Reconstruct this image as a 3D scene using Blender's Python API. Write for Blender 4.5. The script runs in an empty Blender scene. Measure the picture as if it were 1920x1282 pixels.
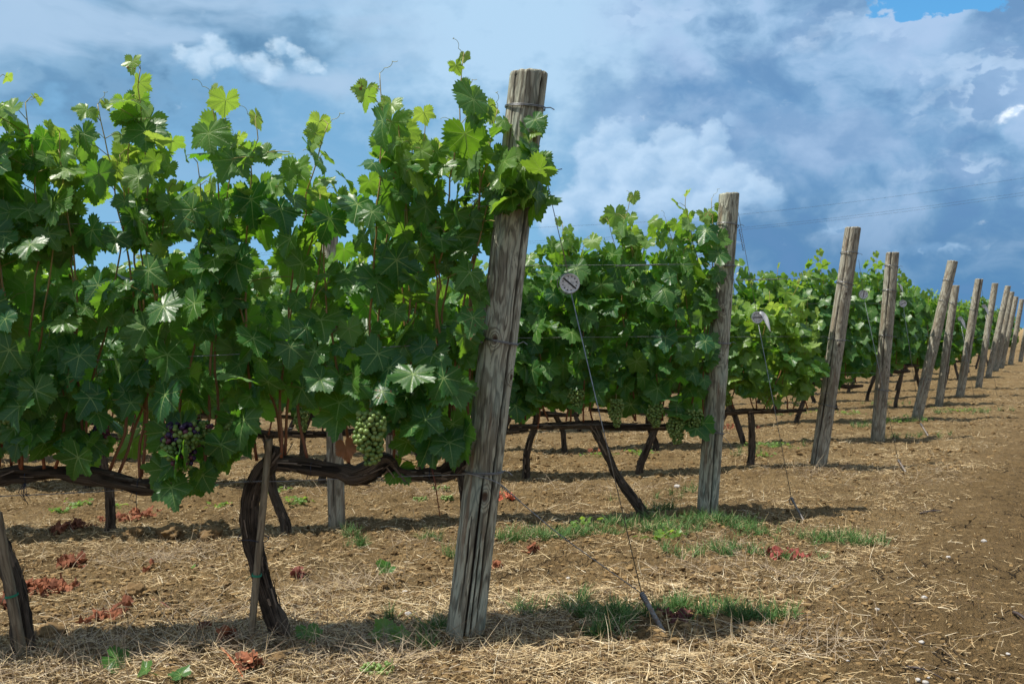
import bpy, math, random
import numpy as np
from mathutils import Vector, Matrix, Euler

C = bpy.context.scene
COL = C.collection
PI = math.pi

# ------------------------------------------------------------------ camera, sky, sun, exposure
HC = 1.09          # eye height (crouching photographer)
FPX = 1867.0       # focal length in pixels of the 1920 px wide photograph (35 mm lens)
YH = 615.0         # horizon row
cam_d = bpy.data.cameras.new('camera')
cam = bpy.data.objects.new('camera', cam_d); COL.objects.link(cam)
cam.location = (0, 0, HC); cam.rotation_euler = (PI / 2, 0, 0)
cam_d.sensor_width = 36; cam_d.lens = FPX / 1920 * 36
cam_d.shift_y = (YH - 641) / 1920
cam_d.clip_start = 0.05; cam_d.clip_end = 3000
cam_d.dof.use_dof = True; cam_d.dof.focus_distance = 3.5; cam_d.dof.aperture_fstop = 11.0
C.camera = cam
C.view_settings.view_transform = 'Standard'; C.view_settings.look = 'None'
C.view_settings.exposure = 0.45; C.view_settings.gamma = 1
C.cycles.max_bounces = 7; C.cycles.diffuse_bounces = 3; C.cycles.transmission_bounces = 5
C.cycles.transparent_max_bounces = 6; C.cycles.caustics_reflective = False; C.cycles.caustics_refractive = False
C.cycles.use_denoising = True

SUNV = Vector((-0.80, -0.08, 1.9)).normalized()
sun_el = math.asin(SUNV.z); sun_az = math.atan2(SUNV.x, SUNV.y)
sd = bpy.data.lights.new('sun', 'SUN'); sun = bpy.data.objects.new('sun', sd); COL.objects.link(sun)
sd.energy = 5.0; sd.angle = math.radians(0.55); sd.color = (1.0, 0.95, 0.86)
sun.rotation_euler = (-SUNV).to_track_quat('-Z', 'Y').to_euler(); sun.location = (-5, 2, 10)

class NT:
    """small helper for writing node trees"""
    def __init__(s, tree): s.t = tree; s.L = tree.links
    def new(s, typ, **kw):
        n = s.t.nodes.new(typ)
        for k, v in kw.items(): setattr(n, k, v)
        return n
    def put(s, sock, v):
        if isinstance(v, bpy.types.NodeSocket): s.L.new(v, sock)
        elif isinstance(v, (tuple, list)) and len(v) == 3 and sock.type == 'RGBA': sock.default_value = (*v, 1)
        else: sock.default_value = v
    def m(s, op, a, b=None, c=None, clamp=False):
        n = s.new('ShaderNodeMath', operation=op, use_clamp=clamp)
        s.put(n.inputs[0], a)
        if b is not None: s.put(n.inputs[1], b)
        if c is not None: s.put(n.inputs[2], c)
        return n.outputs[0]
    def vm(s, op, a, b=None):
        n = s.new('ShaderNodeVectorMath', operation=op)
        s.put(n.inputs[0], a)
        if b is not None:
            if op == 'SCALE': s.put(n.inputs[3], b)
            else: s.put(n.inputs[1], b)
        return n.outputs[1] if op in ('LENGTH', 'DOT_PRODUCT', 'DISTANCE') else n.outputs[0]
    def mr(s, v, a, b, c=0.0, d=1.0, smooth=True):
        n = s.new('ShaderNodeMapRange'); n.interpolation_type = 'SMOOTHSTEP' if smooth else 'LINEAR'
        s.put(n.inputs[0], v)
        for i, x in enumerate((a, b, c, d)): s.put(n.inputs[i + 1], x)
        return n.outputs[0]
    def mix(s, f, a, b, blend='MIX'):
        n = s.new('ShaderNodeMix', data_type='RGBA', blend_type=blend)
        s.put(n.inputs[0], f); s.put(n.inputs[6], a); s.put(n.inputs[7], b)
        return n.outputs[2]
    def noise(s, vec, scale, detail=4, rough=0.5, dist=0.0, col=False):
        n = s.new('ShaderNodeTexNoise'); s.put(n.inputs['Vector'], vec)
        n.inputs['Scale'].default_value = scale; n.inputs['Detail'].default_value = detail
        n.inputs['Roughness'].default_value = rough; n.inputs['Distortion'].default_value = dist
        return n.outputs[1] if col else n.outputs[0]
    def ramp(s, f, stops):
        n = s.new('ShaderNodeValToRGB'); s.put(n.inputs[0], f)
        e = n.color_ramp.elements
        while len(e) < len(stops): e.new(0.5)
        for i, (p, c) in enumerate(stops): e[i].position = p; e[i].color = (*c, 1)
        return n.outputs[0]
    def bump(s, h, strength, dist=0.01, normal=None):
        n = s.new('ShaderNodeBump'); n.inputs['Strength'].default_value = strength
        n.inputs['Distance'].default_value = dist; s.put(n.inputs['Height'], h)
        if normal is not None: s.put(n.inputs['Normal'], normal)
        return n.outputs[0]

def srgb(r, g, b):
    return tuple((c / 255 / 12.92) if c <= 10 else ((c / 255 + 0.055) / 1.055) ** 2.4 for c in (r, g, b))

def skydir(px, py):
    return Vector(((px - 960) / FPX, 1, (YH - py) / FPX)).normalized()

world = bpy.data.worlds.new('World'); C.world = world; world.use_nodes = True
def build_sky():
    T = NT(world.node_tree); T.t.nodes.clear()
    sky = T.new('ShaderNodeTexSky', sky_type='NISHITA'); sky.sun_disc = False
    sky.sun_elevation = sun_el; sky.sun_rotation = sun_az; sky.air_density = 1.0; sky.dust_density = 0.6; sky.ozone_density = 2.5
    d = T.new('ShaderNodeTexCoord').outputs['Generated']
    X, Y, Z = sep3(T, d)
    def add(*a):
        r = a[0]
        for q in a[1:]: r = T.m('ADD', r, q)
        return r
    def mul(*a):
        r = a[0]
        for q in a[1:]: r = T.m('MULTIPLY', r, q)
        return r
    ds = T.vm('MULTIPLY', d, (1, 1, 1.5))
    warp = T.vm('SUBTRACT', T.noise(ds, 5.0, 4, 0.5, col=True), (0.5, 0.5, 0.5))
    warp2 = T.vm('SUBTRACT', T.noise(ds, 22.0, 4, 0.55, col=True), (0.5, 0.5, 0.5))
    dw = T.vm('ADD', ds, T.vm('SCALE', warp, 0.14)); dw2 = T.vm('ADD', ds, T.vm('SCALE', warp2, 0.035))
    n1 = T.noise(dw, 3.4, 6, 0.5); n2 = T.noise(T.vm('ADD', dw, T.vm('SCALE', warp2, 0.02)), 9.0, 7, 0.55)
    n3 = T.noise(dw2, 24.0, 6, 0.55); n4 = T.noise(dw2, 48.0, 6, 0.6)
    def blob(px, py, rx, ry, warpk=0.03):
        c = skydir(px, py)
        v = T.vm('MULTIPLY', T.vm('SUBTRACT', T.vm('ADD', d, T.vm('SCALE', warp2, warpk)), tuple(c)), (1 / rx, 1 / (rx * 1.5), 1 / ry))
        return T.mr(T.vm('LENGTH', v), 0.0, 1.0, 1.0, 0.0)
    elev = T.m('ADD', Z, T.m('MULTIPLY', T.m('SUBTRACT', n1, 0.5), 0.12)); e01 = T.mr(elev, -0.02, 0.40, smooth=False)
    baseL = T.ramp(e01, [(0.0, srgb(128, 176, 212)), (0.25, srgb(112, 160, 204)), (0.45, srgb(100, 144, 190)), (0.62, srgb(104, 144, 188)), (0.85, srgb(138, 168, 204)), (1.0, srgb(168, 192, 218))])
    baseR = T.ramp(e01, [(0.0, srgb(84, 150, 198)), (0.12, srgb(52, 98, 152)), (0.28, srgb(66, 102, 152)), (0.48, srgb(112, 148, 192)), (0.70, srgb(132, 162, 202)), (1.0, srgb(160, 184, 214))])
    base = T.mix(T.mr(X, -0.02, 0.22), baseL, baseR)
    # pale veil high in the middle
    veil = add(mul(blob(860, 60, 0.24, 0.15, 0.3), 0.9), mul(blob(1090, 20, 0.22, 0.20, 0.3), 0.75), mul(blob(30, 60, 0.2, 0.08, 0.3), 0.45))
    base = T.mix(T.m('MULTIPLY', veil, T.mr(n1, 0.25, 0.6, 0.6, 0.95), clamp=True), base, srgb(166, 194, 222))
    # grey-violet body and soft hollows in the right half
    rm = T.mr(X, 0.03, 0.17)
    base = T.mix(mul(rm, T.mr(n2, 0.40, 0.62), T.mr(Z, 0.02, 0.18, 0.20, 0.85)), base, srgb(160, 178, 214))
    base = T.mix(mul(rm, T.mr(n2, 0.52, 0.34), 0.85), base, srgb(74, 104, 158))
    base = T.mix(mul(add(blob(1290, 190, 0.16, 0.06, 0.12), mul(blob(1560, 260, 0.17, 0.06, 0.12), 0.8)), T.mr(n3, 0.3, 0.6, 0.5, 0.95)), base, srgb(78, 112, 166))
    # long streaks upper left
    st = T.noise(T.vm('MULTIPLY', T.vm('ADD', d, T.vm('SCALE', warp, 0.12)), (2.0, 1, 8.0)), 2.2, 5, 0.5)
    lm = T.mr(X, 0.02, -0.16)
    base = T.mix(mul(T.mr(st, 0.46, 0.64), lm, T.mr(Z, 0.11, 0.24, 0.05, 0.8)), base, srgb(158, 178, 208))
    base = T.mix(mul(blob(330, 60, 0.26, 0.055, 0.2), T.mr(st, 0.66, 0.42), 1.0), base, srgb(66, 96, 142))
    base = T.mix(mul(blob(90, 170, 0.2, 0.06, 0.2), T.mr(st, 0.62, 0.40), 0.8), base, srgb(74, 104, 150))
    def cumulus(base, blobs, thr, soft, lit, shade, amt, ns, nk, pf):
        m = None
        for b in blobs:
            q = T.m('MULTIPLY', blob(*b[:4]), b[4] if len(b) > 4 else 1.0); m = q if m is None else T.m('MAXIMUM', m, q)
        den = add(m, mul(T.m('SUBTRACT', ns, 0.5), nk))
        # light from the upper left: compare the cloud with itself a little way towards the sun
        l1 = T.noise(dw2, pf, 5, 0.5); l2 = T.noise(T.vm('ADD', dw2, (0.006, 0, -0.010)), pf, 5, 0.5)
        puff = T.mr(T.m('SUBTRACT', l1, l2), -0.045, 0.045)
        col = T.mix(mul(T.mr(puff, 0, 1, 0.08, 1.0), T.mr(den, thr, thr + 0.6, 0.45, 1.0)), shade, lit)
        return T.mix(mul(T.mr(den, thr, thr + soft), amt), base, col)
    base = cumulus(base, [(1840, 150, 0.15, 0.10), (1700, 75, 0.07, 0.045, 0.8), (1560, 60, 0.12, 0.07, 0.75), (1240, 20, 0.12, 0.06, 0.6), (1800, 330, 0.10, 0.04, 0.8), (1700, 300, 0.05, 0.05, 0.7)], 0.35, 0.80, srgb(172, 190, 220), srgb(118, 142, 188), 0.8, n3, 1.8, 20)
    # heaped cumulus: each puff is lit on its upper left and melts into grey-blue at its foot
    wv = T.vm('ADD', T.vm('SCALE', warp2, 0.030), T.vm('SCALE', T.vm('SUBTRACT', T.noise(ds, 70.0, 4, 0.6, col=True), (0.5, 0.5, 0.5)), 0.016))
    dwv = T.vm('ADD', d, wv)
    def puffs(base, lst, lit, shade, amt, edge):
        for (px, py, r_) in lst:
            c = skydir(px, py); k = 1.0 / (r_ / FPX)
            v = T.vm('MULTIPLY', T.vm('SUBTRACT', dwv, tuple(c)), (k, 0.3 * k, k * 1.15))
            al = T.mr(T.vm('LENGTH', v), 1.0 - edge, 1.0, 1.0, 0.0)
            sh = T.mr(T.m('ADD', T.vm('DOT_PRODUCT', v, (-0.45, 0.0, 0.75)), T.m('MULTIPLY', T.m('SUBTRACT', n4, 0.5), 1.1)), -0.65, 0.75)
            fade = T.mr(T.vm('DOT_PRODUCT', v, (0.0, 0.0, 1.0)), -1.0, -0.1, 0.0, 1.0)
            base = T.mix(mul(al, fade, amt), base, T.mix(sh, shade, lit))
        return base
    base = puffs(base, [(1150, 262, 46), (1262, 262, 44), (1335, 262, 38), (1105, 292, 46), (1178, 300, 52), (1225, 300, 44), (1285, 292, 48), (1345, 298, 46), (1120, 335, 60), (1200, 345, 70), (1290, 340, 66), (1370, 345, 54), (1425, 362, 46), (1085, 385, 58), (1160, 392, 66), (1250, 392, 64), (1340, 392, 60), (1040, 415, 50)],
                 srgb(188, 208, 232), srgb(128, 160, 202), 0.72, 0.42)
    base = puffs(base, [(345, 108, 26), (405, 98, 30), (380, 124, 34), (428, 122, 26), (520, 94, 26), (550, 100, 20), (478, 122, 30), (510, 138, 34), (575, 122, 26), (598, 134, 22)], srgb(208, 224, 240), srgb(150, 180, 212), 0.72, 0.65)
    base = cumulus(base, [(1370, 228, 0.028, 0.014), (1180, 440, 0.09, 0.02, 0.7), (1560, 430, 0.05, 0.02, 0.7), (1740, 468, 0.08, 0.014, 0.8)], 0.3, 0.7, srgb(142, 168, 206), srgb(96, 128, 176), 0.7, n4, 1.4, 30)
    base = cumulus(base, [(1898, 212, 0.013, 0.009, 1.2), (1885, 222, 0.010, 0.010, 0.9), (1912, 205, 0.010, 0.010, 0.9)], 0.25, 0.9, srgb(250, 252, 255), srgb(200, 216, 236), 0.95, n4, 2.0, 50)
    hd = add(T.m('MAXIMUM', T.m('MAXIMUM', blob(1750, -6, 0.085, 0.036, 0.06), blob(1705, 25, 0.03, 0.022, 0.06)), mul(blob(1830, 10, 0.05, 0.02, 0.06), 0.9)), mul(T.m('SUBTRACT', n4, 0.5), 1.3))
    hole = T.mr(hd, 0.36, 0.52)
    # overall grade of the cloud colours, per channel
    sc_ = T.new('ShaderNodeSeparateColor'); T.put(sc_.inputs[0], base); cc_ = T.new('ShaderNodeCombineColor')
    for i, (a_, g_) in enumerate(((0.865, 0.76), (0.935, 0.68), (1.032, 0.76))): T.put(cc_.inputs[i], T.m('MULTIPLY', T.m('POWER', sc_.outputs[i], g_), a_))
    front = cc_.outputs[0]
    base = T.mix(T.mr(Y, 0.35, 0.0), front, T.mix(n1, (0.34, 0.42, 0.52), (0.56, 0.61, 0.67)))  # paler clouds behind the camera, added as fill light for camera-facing surfaces
    b1 = T.new('ShaderNodeBackground'); T.put(b1.inputs[0], T.mix(1.0, sky.outputs[0], (0.42, 0.86, 1.0), 'MULTIPLY')); b1.inputs[1].default_value = 0.13
    b2 = T.new('ShaderNodeBackground'); T.put(b2.inputs[0], base); b2.inputs[1].default_value = 0.82
    b3 = T.new('ShaderNodeBackground'); T.put(b3.inputs[0], sky.outputs[0]); b3.inputs[1].default_value = 0.12
    openm = T.m('MULTIPLY', T.mr(Y, 0.45, 0.1), T.mr(n1, 0.50, 0.40), clamp=True)
    m1 = T.new('ShaderNodeMixShader'); T.put(m1.inputs[0], hole); T.L.new(b2.outputs[0], m1.inputs[1]); T.L.new(b1.outputs[0], m1.inputs[2])
    m2 = T.new('ShaderNodeMixShader'); T.put(m2.inputs[0], openm); T.L.new(m1.outputs[0], m2.inputs[1]); T.L.new(b3.outputs[0], m2.inputs[2])
    out = T.new('ShaderNodeOutputWorld'); T.L.new(m2.outputs[0], out.inputs[0])
def sep3(T, v):
    n = T.new('ShaderNodeSeparateXYZ'); T.put(n.inputs[0], v); return n.outputs
build_sky()

# ------------------------------------------------------------------ helpers
rng = np.random.default_rng(11)
_tab = np.random.default_rng(5).random((64, 64, 64)).astype(np.float32)
def vnoise(x, y, z=0.0):
    x, y, z = np.broadcast_arrays(np.asarray(x, float), np.asarray(y, float), np.asarray(z, float))
    xi, yi, zi = np.floor(x).astype(int), np.floor(y).astype(int), np.floor(z).astype(int)
    fx, fy, fz = x - xi, y - yi, z - zi
    fx, fy, fz = (f * f * (3 - 2 * f) for f in (fx, fy, fz))
    g = lambda a, b, c: _tab[(xi + a) & 63, (yi + b) & 63, (zi + c) & 63]
    def lz(a, b): return g(a, b, 0) * (1 - fz) + g(a, b, 1) * fz
    return (lz(0, 0) * (1 - fx) + lz(1, 0) * fx) * (1 - fy) + (lz(0, 1) * (1 - fx) + lz(1, 1) * fx) * fy
def fbm(x, y, z=0.0, o=4, g=0.5):
    s = 0; a = 1; t = 0
    for i in range(o):
        s = s + a * vnoise(np.asarray(x) * 2 ** i + 7.3 * i, np.asarray(y) * 2 ** i + 3.1 * i, np.asarray(z) * 2 ** i + 1.7 * i); t += a; a *= g
    return s / t
def sstep(x, a, b):
    t = np.clip((x - a) / (b - a), 0, 1); return t * t * (3 - 2 * t)

def tag(o, label=None, cat=None, group=None, kind=None):
    if label: o['label'] = label
    if cat: o['category'] = cat
    if group: o['group'] = group
    if kind: o['kind'] = kind
    return o
def link(o, parent=None):
    COL.objects.link(o)
    if parent is not None: o.parent = parent
    return o
def empty(name, loc=(0, 0, 0), rz=0):
    o = bpy.data.objects.new(name, None); COL.objects.link(o); o.empty_display_size = 0.1
    o.location = loc; o.rotation_euler = (0, 0, rz); return o
def copy_tree(o, parent=None):
    c = o.copy(); COL.objects.link(c); c.parent = parent
    for ch in list(o.children): copy_tree(ch, c)
    return c

class MB:
    """collects vertices and faces (tris or quads) as numpy arrays and links them as ONE mesh"""
    def __init__(s): s.v = []; s.f3 = []; s.f4 = []; s.n = 0; s.att = {}
    def add(s, v, f3=None, f4=None, **att):
        v = np.asarray(v, np.float32).reshape(-1, 3)
        if f3 is not None and len(f3): s.f3.append(np.asarray(f3, np.int64).reshape(-1, 3) + s.n)
        if f4 is not None and len(f4): s.f4.append(np.asarray(f4, np.int64).reshape(-1, 4) + s.n)
        s.v.append(v)
        for k, a in att.items(): s.att.setdefault(k, []).append(np.broadcast_to(np.asarray(a, np.float32), (len(v), 3)) if np.ndim(a) <= 1 else np.asarray(a, np.float32).reshape(-1, 3))
        s.n += len(v)
    def build(s, name, mats, parent=None, smooth=True, origin=None):
        v = np.concatenate(s.v) if s.v else np.zeros((0, 3), np.float32)
        if origin is not None: v = v - np.asarray(origin, np.float32)
        f3 = np.concatenate(s.f3) if s.f3 else np.zeros((0, 3), np.int64)
        f4 = np.concatenate(s.f4) if s.f4 else np.zeros((0, 4), np.int64)
        me = bpy.data.meshes.new(name)
        me.vertices.add(len(v)); me.vertices.foreach_set('co', v.ravel())
        me.loops.add(f3.size + f4.size); me.loops.foreach_set('vertex_index', np.concatenate([f3.ravel(), f4.ravel()]).astype(np.int32))
        me.polygons.add(len(f3) + len(f4))
        st = np.concatenate([np.arange(len(f3)) * 3, f3.size + np.arange(len(f4)) * 4]).astype(np.int32)
        me.polygons.foreach_set('loop_start', st)
        me.polygons.foreach_set('use_smooth', np.full(len(st), smooth))
        for k, a in s.att.items():
            t = me.attributes.new(k, 'FLOAT_VECTOR', 'POINT'); t.data.foreach_set('vector', np.concatenate(a).ravel())
        me.update(calc_edges=True)
        for m in (mats if isinstance(mats, (list, tuple)) else [mats]): me.materials.append(m)
        o = bpy.data.objects.new(name, me)
        if origin is not None: o.location = origin
        return link(o, parent)

def W(px, py, d, dy=0.0):
    """point seen at pixel (px, py) of the photograph at distance d"""
    d = d + dy
    return np.array([(px - 960) * d / FPX, d, HC - (py - YH) * d / FPX])

def catmull(pts, n):
    p = np.asarray(pts, float); p = np.vstack([2 * p[0] - p[1], p, 2 * p[-1] - p[-2]])
    m = len(p) - 3; t = np.linspace(0, m, n); i = np.minimum(t.astype(int), m - 1); u = (t - i)[:, None]
    a, b, c, d = p[i], p[i + 1], p[i + 2], p[i + 3]
    return 0.5 * ((2 * b) + (-a + c) * u + (2 * a - 5 * b + 4 * c - d) * u ** 2 + (-a + 3 * b - 3 * c + d) * u ** 3)

def tube(mb, pts, rad, ns=8, disp=None, cap=True, smooth_n=None, **att):
    """swept tube; rad scalar or per point; disp(s, ang, p) -> extra radius"""
    pts = np.asarray(pts, float); rad = np.broadcast_to(np.asarray(rad, float), (len(pts),))
    if smooth_n: rad = np.interp(np.linspace(0, 1, smooth_n), np.linspace(0, 1, len(pts)), rad); pts = catmull(pts, smooth_n)
    t = np.gradient(pts, axis=0); t /= np.linalg.norm(t, axis=1)[:, None] + 1e-12
    ref = np.array([0, 1, 0]) if abs(t[0][1]) < 0.9 else np.array([1, 0, 0])
    nn = np.cross(t[0], ref); nn /= np.linalg.norm(nn); N = [nn]
    for i in range(1, len(pts)):
        nn = nn - t[i] * nn.dot(t[i]); nn = nn / (np.linalg.norm(nn) + 1e-12); N.append(nn)
    N = np.array(N); B = np.cross(t, N)
    ang = np.linspace(0, 2 * PI, ns, endpoint=False)
    s = np.concatenate([[0], np.cumsum(np.linalg.norm(np.diff(pts, axis=0), axis=1))])
    R = rad[:, None] * np.ones(ns)
    if disp is not None: R = R + disp(s[:, None], ang[None, :], R)
    v = pts[:, None] + R[..., None] * (np.cos(ang)[None, :, None] * N[:, None] + np.sin(ang)[None, :, None] * B[:, None])
    k = len(pts); i = np.arange(k - 1)[:, None] * ns; j = np.arange(ns)[None, :]; j2 = (j + 1) % ns
    f = np.stack([i + j, i + j2, i + ns + j2, i + ns + j], -1).reshape(-1, 4)
    v = v.reshape(-1, 3); f3 = []
    at = {}
    for q, a in att.items(): at[q] = np.repeat(np.asarray(a(s / s[-1]) if callable(a) else np.broadcast_to(a, (k, 3))), ns, axis=0)
    if cap:
        v = np.vstack([v, pts[:1], pts[-1:]]); a0, a1 = k * ns, k * ns + 1
        f3 = [(a0, (q + 1) % ns, q) for q in range(ns)] + [(a1, (k - 1) * ns + q, (k - 1) * ns + (q + 1) % ns) for q in range(ns)]
        for q in at: at[q] = np.vstack([at[q], at[q][:1], at[q][-1:]])
    mb.add(v, f3, f, **at)

# ------------------------------------------------------------------ materials
def mat(name):
    m = bpy.data.materials.new(name); m.use_nodes = True; m.node_tree.nodes.clear(); T = NT(m.node_tree)
    b = T.new('ShaderNodeBsdfPrincipled'); o = T.new('ShaderNodeOutputMaterial'); T.L.new(b.outputs[0], o.inputs[0])
    return m, T, b, o
def attr(T, name):
    n = T.new('ShaderNodeAttribute', attribute_name=name); return n.outputs['Vector']
def sep(T, v):
    n = T.new('ShaderNodeSeparateXYZ'); T.put(n.inputs[0], v); return n.outputs

def make_leaf_mat():
    m, T, b, o = mat('leaf')
    uv = attr(T, 'luv'); U, V, _ = sep(T, uv)
    young, rnd, dry = sep(T, attr(T, 'lc'))
    au = T.m('ABSOLUTE', U)
    r = T.m('SQRT', T.m('ADD', T.m('MULTIPLY', U, U), T.m('MULTIPLY', V, V)))
    vein = None; cell = None
    for ang, w in ((0, 0.026), (53, 0.022), (104, 0.019), (146, 0.014)):
        dx, dy = math.sin(math.radians(ang)), math.cos(math.radians(ang))
        dot = T.m('ADD', T.m('MULTIPLY', au, dx), T.m('MULTIPLY', V, dy))
        crs = T.m('SUBTRACT', T.m('MULTIPLY', au, dy), T.m('MULTIPLY', V, dx))
        ac = T.m('ABSOLUTE', crs)
        wd = T.m('MULTIPLY_ADD', T.m('SUBTRACT', 1.0, r, clamp=True), w, 0.006)
        l = T.m('MULTIPLY', T.mr(ac, T.m('MULTIPLY', wd, 0.5), wd, 1.0, 0.0), T.m('GREATER_THAN', dot, 0.0))
        vein = l if vein is None else T.m('MAXIMUM', vein, l)
        if ang < 110:      # side veins
            fr = T.m('FRACT', T.m('MULTIPLY', T.m('SUBTRACT', dot, T.m('MULTIPLY', ac, 0.75)), 7.0))
            sl = T.m('MULTIPLY', T.mr(T.m('ABSOLUTE', T.m('SUBTRACT', fr, 0.5)), 0.02, 0.075, 1.0, 0.0), T.mr(T.m('DIVIDE', ac, T.m('MAXIMUM', dot, 0.05)), 0.38, 0.42, 1.0, 0.0))
            sl = T.m('MULTIPLY', sl, T.m('GREATER_THAN', dot, 0.05))
            cell = sl if cell is None else T.m('MAXIMUM', cell, sl)
    vein2 = T.m('MAXIMUM', vein, T.m('MULTIPLY', cell, 0.38))
    pos = T.new('ShaderNodeTexCoord').outputs['Object']
    nz = T.noise(pos, 45, 4, 0.6); nz2 = T.noise(pos, 9, 2, 0.5)
    top = T.mix(rnd, (0.011, 0.078, 0.034), (0.044, 0.142, 0.018))
    top = T.mix(T.m('MULTIPLY', nz, 0.4), top, (0.05, 0.125, 0.03))
    top = T.mix(young, top, (0.19, 0.32, 0.045))
    under = T.mix(rnd, (0.09, 0.19, 0.075), (0.13, 0.25, 0.06)); under = T.mix(young, under, (0.30, 0.42, 0.10))
    geo = T.new('ShaderNodeNewGeometry'); back = geo.outputs['Backfacing']
    top = T.mix(T.m('MULTIPLY', vein2, 0.85), top, (0.29, 0.42, 0.13))
    under = T.mix(T.m('MULTIPLY', vein2, 0.55), under, (0.30, 0.38, 0.17))
    brown = T.m('MULTIPLY', T.mr(T.noise(pos, 60, 2, 0.5), T.m('SUBTRACT', 0.80, T.m('MULTIPLY', dry, 0.5)), T.m('SUBTRACT', 0.86, T.m('MULTIPLY', dry, 0.5))), 0.9)
    colr = T.mix(back, top, under); colr = T.mix(brown, colr, (0.20, 0.10, 0.035))
    T.put(b.inputs['Base Color'], colr)
    T.put(b.inputs['Roughness'], T.m('ADD', T.mr(back, 0, 1, 0.29, 0.72), T.m('MULTIPLY', nz, 0.12)))
    b.inputs['Specular IOR Level'].default_value = 0.34
    h = T.m('SUBTRACT', T.m('MULTIPLY', nz, 0.5), T.m('MULTIPLY', vein2, 0.9))
    bm = T.bump(h, 0.5, 0.004); T.put(b.inputs['Normal'], bm)
    tr = T.new('ShaderNodeBsdfTranslucent')
    tc = T.mix(rnd, (0.12, 0.38, 0.014), (0.23, 0.47, 0.016)); tc = T.mix(young, tc, (0.44, 0.58, 0.07))
    tc = T.mix(T.m('MULTIPLY', vein2, 0.5), tc, (0.30, 0.42, 0.08)); tc = T.mix(brown, tc, (0.15, 0.07, 0.02))
    T.put(tr.inputs[0], tc); T.put(tr.inputs['Normal'], bm)
    mx = T.new('ShaderNodeMixShader'); T.put(mx.inputs[0], T.mr(young, 0, 1, 0.40, 0.50)); T.L.new(b.outputs[0], mx.inputs[1]); T.L.new(tr.outputs[0], mx.inputs[2])
    T.L.new(mx.outputs[0], o.inputs[0])
    return m
def make_wood(name, c1, c2, c3, green=0.3, kn=1.0):
    m, T, b, o = mat(name)
    p = T.new('ShaderNodeTexCoord').outputs['Object']; X, Y, Z = sep(T, p)
    knots = attr(T, 'kn'); K, CR, _ = sep(T, knots)
    w = T.vm('SCALE', T.vm('SUBTRACT', T.noise(T.vm('MULTIPLY', p, (5, 5, 1.6)), 1.6, 3, 0.5, col=True), (0.5, 0.5, 0.5)), 0.10)
    q = T.vm('ADD', p, w)
    ring = T.m('ADD', T.m('MULTIPLY', T.m('SQRT', T.m('ADD', T.m('MULTIPLY', sep(T, q)[0], sep(T, q)[0]), T.m('MULTIPLY', sep(T, q)[1], sep(T, q)[1]))), 200), T.m('MULTIPLY', Z, 3.0))
    ring = T.m('ADD', ring, T.m('MULTIPLY', K, 9.0)) 
    ring = T.m('ADD', ring, T.m('MULTIPLY', T.noise(T.vm('MULTIPLY', p, (22, 22, 2.2)), 1, 3, 0.6), 10.0))
    sn = T.m('MULTIPLY_ADD', T.m('SINE', T.m('MULTIPLY', ring, 2.4)), 0.5, 0.5)
    fine = T.noise(T.vm('MULTIPLY', q, (150, 150, 7)), 1, 4, 0.6)
    big = T.noise(T.vm('MULTIPLY', p, (9, 9, 2.2)), 1, 4, 0.6)
    col = T.mix(T.mr(big, 0.3, 0.7), c1, c2)
    col = T.mix(T.m('MULTIPLY', T.mr(sn, 0.30, 0.95), 0.70), col, c3)
    col = T.mix(T.m('MULTIPLY', T.mr(fine, 0.52, 0.35), 0.65), col, tuple(x * 0.35 for x in c3))
    col = T.mix(T.m('MULTIPLY', T.mr(T.noise(T.vm('MULTIPLY', p, (16, 16, 3)), 1.3, 3, 0.5), 0.5, 0.68), green), col, (0.22, 0.31, 0.27))
    col = T.mix(T.m('MULTIPLY', T.mr(T.noise(T.vm('MULTIPLY', p, (30, 30, 2)), 1.1, 2, 0.5), 0.62, 0.72), 0.5), col, (0.20, 0.11, 0.06))
    col = T.mix(T.mr(K, 0.55, 0.95), col, (0.07, 0.045, 0.03))
    col = T.mix(CR, col, (0.02, 0.015, 0.012))
    col = T.mix(T.mr(Z, 0.14, 0.0, 0.0, 0.5), col, (0.12, 0.10, 0.05))
    T.put(b.inputs['Base Color'], col); b.inputs['Roughness'].default_value = 0.82; b.inputs['Specular IOR Level'].default_value = 0.2
    h = T.m('ADD', T.m('MULTIPLY', sn, 0.25), T.m('MULTIPLY', fine, 1.0))
    T.put(b.inputs['Normal'], T.bump(h, 0.75, 0.004))
    return m
def simple(name, col, rough=0.6, metal=0.0, spec=0.4, nscale=0, col2=None, bump=0.0, attrcol=None, trans=0.0):
    m, T, b, o = mat(name)
    p = T.new('ShaderNodeTexCoord').outputs['Object']
    c = col
    if attrcol: c = attr(T, attrcol)
    n = T.noise(p, nscale or 30, 5, 0.6)
    if col2 is not None: c = T.mix(T.mr(n, 0.3, 0.7), c, col2)
    elif attrcol: c = T.mix(1.0, c, T.mix(n, (0.6, 0.6, 0.6), (1.35, 1.35, 1.35)), 'MULTIPLY')
    T.put(b.inputs['Base Color'], c); b.inputs['Roughness'].default_value = rough; b.inputs['Metallic'].default_value = metal
    b.inputs['Specular IOR Level'].default_value = spec
    if bump: T.put(b.inputs['Normal'], T.bump(n, bump, 0.004))
    if trans:
        tr = T.new('ShaderNodeBsdfTranslucent'); T.put(tr.inputs[0], c)
        mx = T.new('ShaderNodeMixShader'); mx.inputs[0].default_value = trans
        T.L.new(b.outputs[0], mx.inputs[1]); T.L.new(tr.outputs[0], mx.inputs[2]); T.L.new(mx.outputs[0], o.inputs[0])
    return m
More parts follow.
